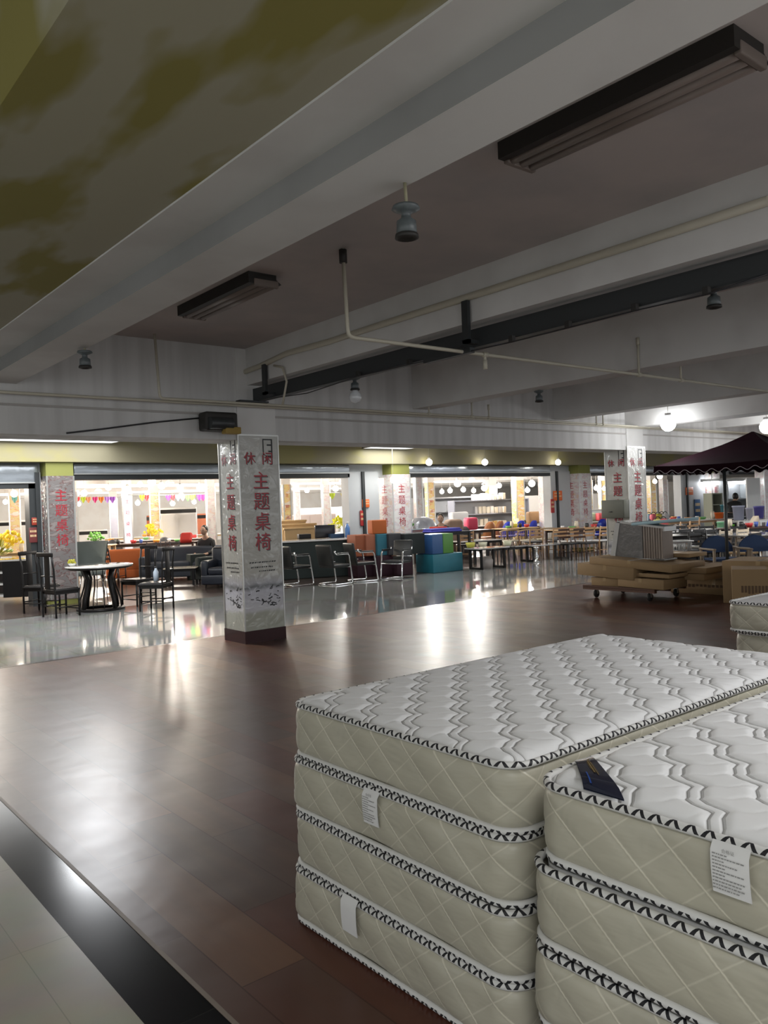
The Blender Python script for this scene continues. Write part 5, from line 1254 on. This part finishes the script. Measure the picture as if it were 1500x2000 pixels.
def cb(x0, x1, y0, y1, z, h, lb, tilt=0, printed=False, rz=0): return carton(((x0 + x1) / 2, (y0 + y1) / 2, z), x1 - x0, y1 - y0, h, lb, rz, None, tilt, None, printed)
cb(X0 - .0, X0 + .62, 7.54, 8.05, .202, .13, 'small carton under the left end of the trolley load')
cb(X0 - .06, X0 + .5, 7.22, 8.28, .345, .19, 'thick flat carton overhanging the trolley at the left', R(3.0))
cb(X0 - .04, X0 + .62, 6.72, 7.52, .205, .15, 'flat carton at the front right of the trolley, lowest layer', R(1.5))
cb(X0 + .02, X0 + .9, 6.66, 7.62, .372, .06, 'thin carton on the middle layer of the trolley', R(1))
cb(X0 + .0, X0 + .95, 6.60, 8.08, .50, .12, 'long flat carton topping the trolley, sloping to the right', R(3.6))
cb(X0 + .55, X0 + 1.5, 6.4, 7.2, .30, .10, 'wide carton at the right rear of the trolley, lower of two')
cb(X0 + .55, X0 + 1.55, 6.36, 7.25, .405, .09, 'wide carton at the right rear of the trolley, upper of two')
cb(X0 + .75, X0 + 1.3, 6.75, 7.35, .63, .06, 'small open carton lying at the foot of the white basket')
t = thing('carton_flap', 'white paper sheet lying on the long top carton', 'paper', (X0 + .4, 7.0, .622)); MB().grid([[(x * .1 - .2, y * .1 - .15, .012 * math.sin(x + y * 1.3) + .015) for x in range(5)] for y in range(4)]).build('sheet', w_top, t)
# wrapped panel pack
t = thing('panel_pack', 'upright pack of brown boards wrapped in clear plastic on the trolley', 'boards', (X0 + .42, 7.45, .60), R(0))
wrapm = mat('dusty_clear_film', (.35, .35, .34), .15, bump=.8, bscale=14, coat=.8)
MY = Matrix.Rotation(R(90), 4, 'Z') @ Matrix.Rotation(R(90), 4, 'X')       # outline (y, z) extruded along x
MB().prism([(-.10, 0), (.50, 0), (.36, .56), (-.10, .60)], -.02, .30, Matrix.Translation((.02, 0, .02)) @ MY).build('wrapped_cushion', mat('grey_film', (.15, .15, .15), .22, bump=.8, bscale=9, coat=.7), t)
MB().prism([(.42, 0), (.52, 0), (.38, .60), (.30, .60)], -.03, .31, Matrix.Translation((.02, 0, .01)) @ MY).build('film_edge', mat('milky_film', (.55, .56, .55), .25, coat=.6), t)
for i in range(8):
    y = -.13 - i * .044; MB().rbox(.0 + .004 * (i % 2), y - .017, .01, .30, y + .017, .585 - .012 * i, .006).build('board', mat('taupe_board', (.27, .22, .185), .5), t)
MB().rbox(-.02, -.50, .0, .34, .50, .03, .01).build('foot_wrap', wrapm, t)
MB().prism([(-.50, .46), (-.47, .46), (-.47, .50), (.36, .60), (.36, .63), (-.50, .53)], -.03, .31, Matrix.Translation((.02, 0, 0)) @ MY).build('top_wrap', MATS['milky_film'], t)
t = thing('foam_roll', 'long pale blue foam sheet lying on top of the wrapped pack', 'foam', (X0 + .55, 7.2, 1.17), 0)
MB().rbox(-.15, -.62, 0, .25, .34, .05, .02, Matrix.Rotation(R(-4), 4, 'X')).build('sheet', mat('pale_blue_foam', (.42, .62, .70), .7), t)
# floor carton and large cartons right
p = at(1337, 1158, 0); q = at(1421, 1166, 0)
carton((p.x + .45, (p.y + q.y) / 2 - .1, 0), .9, abs(p.y - q.y) + .7, .26, 'long flat carton on the wood floor right of the trolley', 0, None, 0, None, True)
p = at(1422, 1163, 0)
carton((11.2, 5.3, 0), .62, .95, .56, 'big cardboard carton behind the far mattress stack', R(28), None, 0, None, True)
carton((11.9, 5.65, 0), .9, 1.0, .62, 'second big carton behind the first one at the right edge', R(10))
# meter box on the second column
t = thing('meter_box', 'grey-green metal meter box on the second wrapped column', 'box', (12.985, 8.685, 1.23))
mg = mat('grey_green_enamel', (.16, .165, .13), .4)
MB().rbox(-.16, .0, 0, 0, .50, .34, .01).build('housing', mg, t); MB().rbox(-.168, .02, .02, -.158, .48, .32, .004).build('door', mg, t); MB().tube([(-.175, .25, .12), (-.175, .32, .12)], .008, 6).build('latch', blackink, t)

# ------------------------------------------------------------------ parasol
cxp, cyp, S = 13.80, 6.72, 1.19
t = thing('parasol', 'large dark burgundy square parasol with scalloped white-edged valance and vent cap', 'parasol', (cxp, cyp, 0))
burg = mat('burgundy_canvas', (.010, .0008, .004), .9, bump=.2, bscale=60, spec=.1); ring = [(-1, -1), (1, -1), (1, 1), (-1, 1)]
ze, za = 2.13, 2.50
def canopy(s, z0, z1, s1, name):
    rows = []
    for i in range(7):
        v = i / 6; e = s * (1 - v) + s1 * v; z = z0 + (z1 - z0) * (v ** 1.08); row = []
        for k in range(4):
            a, b = ring[k], ring[(k + 1) % 4]
            for j in range(8): u = j / 8; row.append((e * (a[0] * (1 - u) + b[0] * u), e * (a[1] * (1 - u) + b[1] * u), z - .03 * math.sin(math.pi * u) * (1 - v)))
        rows.append(row)
    return MB().grid(rows, True, False).grid([[(x, y, z - .008) for x, y, z in r_] for r_ in rows], True, False).build(name, burg, t)
canopy(S, ze, za, .26, 'canopy'); canopy(.36, za - .04, 2.66, .015, 'vent_cap')
v = MB(); tr = MB()
for k in range(4):
    a, b = ring[k], ring[(k + 1) % 4]; n = 84; top = []; bot = []
    for j in range(n + 1):
        u = j / n; x, y = S * (a[0] * (1 - u) + b[0] * u), S * (a[1] * (1 - u) + b[1] * u); sag = .03 * math.sin(math.pi * u)
        top.append((x, y, ze - sag)); bot.append((x * 1.005, y * 1.005, ze - sag - .10 - .028 * math.cos(2 * math.pi * u * 10)))
    v.grid([top, bot], smooth=False); v.grid([[(x * .996, y * .996, z) for x, y, z in r_] for r_ in (top, bot)], smooth=False)
    tr.tube([(x * 1.003, y * 1.003, z) for x, y, z in bot], .0045, 5)
v.build('valance', burg, t); tr.build('white_edging', mat('white_edging', (.5, .45, .5), .6), t)
polem = mat('dark_grey_pole', (.05, .055, .055), .35)
po = XY(1416, 14.0) - Vector((cxp, cyp, 0))
MB().tube([(po.x, po.y, 0.03), (po.x, po.y, 2.26)], .028, 12).build('pole', polem, t)
MB().tube([(po.x, po.y, 2.24), (0, 0, 2.55)], .018, 8).build('arm', polem, t)
for sx, sy in ring: MB().tube([(0, 0, za - .02), (sx * S * .98, sy * S * .98, ze - .02)], .010, 6).build('rib', polem, t)
MB().rbox(po.x - .25, po.y - .25, 0, po.x + .25, po.y + .25, .06, .02).build('base', polem, t)

# ------------------------------------------------------------------ furniture around the parasol
f_sl = fab('slate_blue_fabric', (.045, .085, .19)); arm_w = mat('greyed_beech', (.34, .26, .18), .5)
a0 = arm_chair_wood(XY(1410, 14.3), R(-34), f_sl, arm_w, 'slate blue padded arm chair with wooden arms, left of the pair')
dup(a0, XY(1484, 14.1), R(-38), 'slate blue padded arm chair with wooden arms, at the right photo edge')
shell_chair(XY(1272, 16.4), R(185), mat('moss_green_shell', (.22, .29, .05), .5), midwood, 'moss green round-backed chair left of the white basket', .82)
p = XY(1312, 15.4)
table(p, .9, .5, .46, blackp, black_m, 'black bench table carrying the white basket', R(-30), name='bench_table')
t = thing('laundry_basket', 'white plastic laundry basket with slotted sides behind the trolley', 'basket', (p.x, p.y, .462), R(-30))
def ring_rect(w, d, z, n=10): return [(w * math.cos(R(k * 360 / 24)) * (1 if True else 1), d * math.sin(R(k * 360 / 24)), z) for k in range(24)]
sq = lambda c: math.copysign(abs(c) ** .5, c)
rr_ = lambda w, d, z: [(w * sq(math.cos(R(k * 10))), d * sq(math.sin(R(k * 10))), z) for k in range(36)]
MB().grid([rr_(.26, .17, .0), rr_(.27, .18, .05), rr_(.28, .19, .08)], True).grid([rr_(.31, .22, .24), rr_(.32, .23, .28), rr_(.345, .25, .285), rr_(.345, .25, .27)], True).build('basket_shell', white_pl, t)
b = MB()
for k in range(36):
    a = rr_(.28, .19, .08)[k]; c = rr_(.31, .22, .24)[k]; b.tube([a, c], .009, 4)
b.build('side_slats', white_pl, t)
table(XY(1462, 16.6), 1.3, 1.3, .77, marble, dkwood, 'marble topped table behind the slate blue arm chairs', R(-20))
cre = mat('cream_shell', (.66, .56, .42), .45)
for px, d, m1, m2, lb, hh in ((1395, 17.0, cre, black_m, 'cream slat chair left of the parasol pole', .86), (1428, 17.4, cre, black_m, 'cream slat chair right of the parasol pole', .86), (1290, 19.0, black_m, w_top, 'black slat chair with white seat behind the green chair', .84), (1318, 18.6, black_m, w_top, 'black slat chair with white seat behind the basket, left', .84),
                          (1345, 18.3, black_m, w_top, 'black slat chair with white seat behind the basket, right', .84), (1368, 18.0, black_m, w_top, 'black slat chair beside the cream one', .84), (1322, 21.0, midwood, w_top, 'tall honey wooden chair under the parasol left part', 1.02), (1340, 21.4, midwood, w_top, 'second honey wooden chair under the parasol left part', 1.02),
                          (1360, 16.9, black_m, black_m, 'black chair right of the white basket', .74), (1448, 15.6, black_m, pine, 'black chair with tan seat behind the slate blue pair', .8), (1335, 16.6, black_m, black_m, 'black chair just behind the white basket', .74)):
    slat_chair(XY(px, d), R(172), m1, m2, lb, None, hh)
for px, d, w, m, ml, lb, h in ((1300, 17.6, 1.5, blackp, black_m, 'black table behind the moss green chair', .75), (1332, 19.9, 1.6, w_top, black_m, 'white topped table under the parasol, nearer one', .76), (1285, 22.5, 2.0, w_top, black_m, 'white topped table right of the second wrapped column', .77), (1350, 24.6, 2.6, w_top, midwood, 'long white counter across the area under the parasol', .86),
                            (1452, 20, 1.6, dkwood, black_m, 'dark brown table right of the parasol pole', .76), (1462, 24, 1.8, w_top, alu, 'long white table with bins at the right', .82), (1240, 26, 1.6, w_top, alu, 'white table half hidden by the second wrapped column', .80), (1270, 28, 3.2, w_top, black_m, 'white display table with bags at the right opening', .80)):
    table(XY(px, d), w, .8, h, m, ml, lb, R(-15))
def bin_(px, py, d, w, h, m, lb, nm='plastic_bin', ct='bin', z=None):
    p = XY(px, d); p.z = ZAT(px, py, d) if z is None else z; w = w * d / 1576; h = h * d / 1576
    t = thing(nm, lb, ct, p); MB().lathe([(0, 0), (w * .40, 0), (w * .48, h * .93), (w * .5, h * .93), (w * .5, h), (w * .46, h), (w * .38, .02), (0, .02)], 20).build('body', m, t)
    MB().lathe([(w * .5, h * .90), (w * .53, h * .90), (w * .53, h * .97), (w * .5, h * .97)], 20).build('rim', m, t); return t
pl = lambda n, c: mat(n, c, .4)
bin_(1441, 1003, 23.6, 23, 28, pl('lavender_grey_plastic', (.42, .45, .58)), 'large lavender-grey plastic bin on the long white table', z=.83)
bin_(1462, 1003, 24.2, 14, 22, pl('pale_lavender_plastic', (.52, .54, .66)), 'small pale lavender bin between the two large ones', z=.83)
bin_(1481, 993, 24.4, 20, 24, pl('violet_plastic', (.13, .12, .42)), 'violet plastic bin on the long white table at the right', z=.83)
bin_(1415, 1003, 26, 18, 24, pl('teal_plastic', (.06, .22, .28)), 'teal plastic bin left of the parasol pole', z=.87)
bin_(1403, 1004, 24.3, 18, 12, pl('orange_red_plastic', (.75, .14, .02)), 'orange-red tub on the long white counter', 'tub', 'tub', .87)
bin_(1405, 1022, 22.0, 14, 18, pl('mint_plastic', (.25, .60, .33)), 'mint green stool-shaped bin below the orange-red tub', 'stool', 'stool', .60)
table(XY(1405, 22.0), .5, .5, .59, w_top, black_m, 'small white stand under the mint green stool', 0, name='stand')
bin_(1425, 1022, 20.3, 15, 4, pl('lime_plastic', (.25, .80, .10)), 'bright lime tray beside the parasol pole', 'tray', 'tray', .77)
table(XY(1425, 20.3), .5, .5, .76, w_top, black_m, 'small white table under the lime tray', 0, name='stand')
shell_chair(XY(1459, 20.6), R(180), cre, midwood, 'cream shell chair in front of the violet bin', 1.02); shell_chair(XY(1493, 20.4), R(180), f_rb, black_m, 'bright blue shell chair at the right photo edge', 1.02)
shelf_unit(XY(1392, 29), .5, 1.65, .4, 4, mat('olive_grey_shelving', (.32, .34, .26), .5), 'narrow olive-grey shelf unit under the parasol', R(-15))
shelf_unit(XY(1402, 32), 1.8, 2.0, .4, 4, mat('grey_wall_rack', (.20, .21, .22), .5), 'grey rack behind the narrow olive-grey shelf unit', R(-15))
goods(1388, 1416, 31.9, .05 + .0 + 1.91 / 2 + .03, 4, [('grey', (.3, .3, .32)), ('cream', (.72, .66, .55))], 'third board of the grey rack', 'goods on the grey rack', .3)
goods(1388, 1416, 31.9, .05 + 1.91 * .75 + .03, 4, [('rose', (.65, .2, .3)), ('cream', (.72, .66, .55)), ('grey', (.3, .3, .32))], 'fourth board of the grey rack', 'goods on the grey rack', .3)
shelf_unit(XY(1434, 30), 1.1, 2.1, .4, 3, mat('steel_rack', (.30, .32, .33), .4), 'steel rack behind the person at the right', R(-15))
t = thing('display_board', 'large white display board right of the person', 'board', XY(1471, 28), R(-15)); p = XY(1471, 28)
MB().rbox(-.32, -.03, .55, .32, .03, 2.12, .01).build('board', mat('white_board', (.80, .82, .82), .4), t); leg4(t, alu, (-.28, .28), (-.02, .02), .56, .015)
p = XY(1428, 25.6)
person(p, R(100), 'person in black leaning over the bins right of the parasol pole', 'bend', dkc, dkc)
rn = random.Random(11)
for i, (px, d, z, c, cn) in enumerate(((1275, 27.6, .80, (.75, .15, .2), 'red'), (1284, 27.6, .80, (.80, .65, .1), 'yellow'), (1291, 27.8, .80, (.05, .05, .06), 'black'), (1266, 27.8, .80, (.35, .6, .75), 'sky blue'), (1298, 27.6, .80, (.70, .70, .72), 'white'), (1283, 22.3, .77, (.5, .45, .15), 'olive'), (1294, 22.3, .77, (.55, .1, .1), 'dark red'))):
    p = XY(px, d); t = thing('bag', '%s bag lying on the white table right of the second wrapped column' % cn, 'bag', (p.x, p.y, z), R(-15)); MB().rbox(-.13, -.1, 0, .13, .1, .22, .08).build('body', mat('bag_' + cn.replace(' ', '_'), c, .5), t); MB().tube([(.1 * math.cos(R(a)), 0, .18 + .1 * math.sin(R(a))) for a in range(0, 181, 20)], .012, 6).build('handle', blackink, t)

# more of the crowded rows
bs = slat_chair(XY(1302, 17.2), R(-30), black_m, black_m, 'black slat chair facing the viewer between the green chair and the basket', None, .86)
for px, d, lb in ((1372, 16.2, 'black slat chair facing the viewer right of the white basket'), (1388, 19.5, 'black slat chair behind the cream one, left of the parasol pole'), (1335, 20.3, 'black slat chair behind the white topped table under the parasol'), (1452, 18.6, 'black slat chair right of the parasol pole behind the marble table')):
    dup(bs, XY(px, d), R(-30), lb)
hs = slat_chair(XY(1215, 21.5), R(150), midwood, black_m, 'oak chair seen just left of the wrapped boards', None, .84)
for px, d, lb in ((1085, 23.0, 'oak chair left of the pine table row'), (1122, 26.6, 'oak chair behind the pine dining table, left'), (1150, 26.8, 'oak chair behind the pine dining table, right'), (1040, 22.9, 'oak chair behind the marble coffee tables'), (905, 22.6, 'oak chair in front of the violet blanket')):
    dup(hs, XY(px, d), R(150), lb)
cs = shell_chair(XY(870, 27.0), R(150), mat('graphite_shell', (.05, .05, .055), .5), black_m, 'graphite shell chair behind the brown bundle', .9)
for px, d, lb in ((905, 27.2, 'graphite shell chair left of the crimson bag'), (1075, 28.0, 'graphite shell chair behind the right rattan chair'), (1200, 24.0, 'graphite shell chair beside the second wrapped column'), (222, 26.2, 'graphite shell chair at the long white table under the lilac column'), (320, 26.4, 'graphite shell chair at the long white table under the yellow flowers'), (610, 24.6, 'graphite shell chair behind the pine boards'), (655, 24.8, 'graphite shell chair behind the dark screen')):
    dup(cs, XY(px, d), R(150), lb)

person(XY(860, 22.6) + Vector((0, 0, .02)), R(-50), 'person in dark grey clothes sitting behind the green block pouffe', 'sit', fab('dark_grey_shirt', (.05, .055, .06)), fab('dark_trousers', (.015, .018, .022)))
q = XY(860, 22.6); cube((q.x + .02, q.y + .03, 0), .42, .42, .42, f_gry, 'charcoal cube seat under the person in dark grey', rz=R(-50))

# tableware and small goods on the display tables
SM = [('white cup', 'cup', (.75, .74, .72), .05, .10), ('red box', 'box', (.60, .05, .05), .09, .10), ('green bowl', 'bowl', (.15, .40, .12), .10, .07), ('blue cup', 'cup', (.08, .15, .50), .05, .12), ('cream vase', 'vase', (.70, .62, .48), .06, .22), ('orange bowl', 'bowl', (.75, .30, .04), .10, .08), ('black jar', 'jar', (.03, .03, .03), .06, .14)]
TB = [(1135, 23.7, .762, 1.7, 'pale pine dining table'), (1095, 29.3, .762, 1.7, 'white topped dining table behind the pine one'), (1007, 26.5, .762, 1.0, 'pine dining table behind the rattan chairs'), (903, 30.5, .762, 1.2, 'white table behind the violet blanket'), (1030, 30.8, .762, 1.2, 'white table behind the blue chairs'),
      (300, 27.8, .802, 3.4, 'long white display table under the yellow flowers'), (290, 24.3, .802, 2.2, 'long dark red table'), (30, 21, .802, 1.6, 'wooden table in the far left opening'), (1350, 24.6, .862, 2.0, 'long white counter under the parasol'), (1270, 28, .802, 2.4, 'white display table at the right opening'), (330, 33, .782, 4.0, 'white table at the very back of the left opening'), (1452, 20, .762, 1.2, 'dark brown table right of the pole')]
for ti, (px, d, z, w, ds) in enumerate(TB):
    c = XY(px, d); n = 6 if w > 1.6 else 4
    for i in range(n):
        nm, ct, col, r_, h = SM[(i * 2 + ti) % 7]; u = (-.5 + (i + .5) / n) * w; a = R(-38 if px < 500 else -14)
        t = MB().lathe([(0, 0), (r_ * .7, 0), (r_, h * .5), (r_ * (.8 if ct in ('vase', 'jar') else 1.05), h), (r_ * .7, h), (r_ * .5, h * .4), (0, h * .3)], 12).build(ct if ct != 'box' else 'round_box', mat('ware_' + nm.replace(' ', '_'), col, .3), None, (c.x + u * math.cos(a) + .08 * math.sin(i * 2.3 + ti), c.y + u * math.sin(a), z))
        tag(t, nm + ' standing on the ' + ds, ct, 'tableware on the display tables')
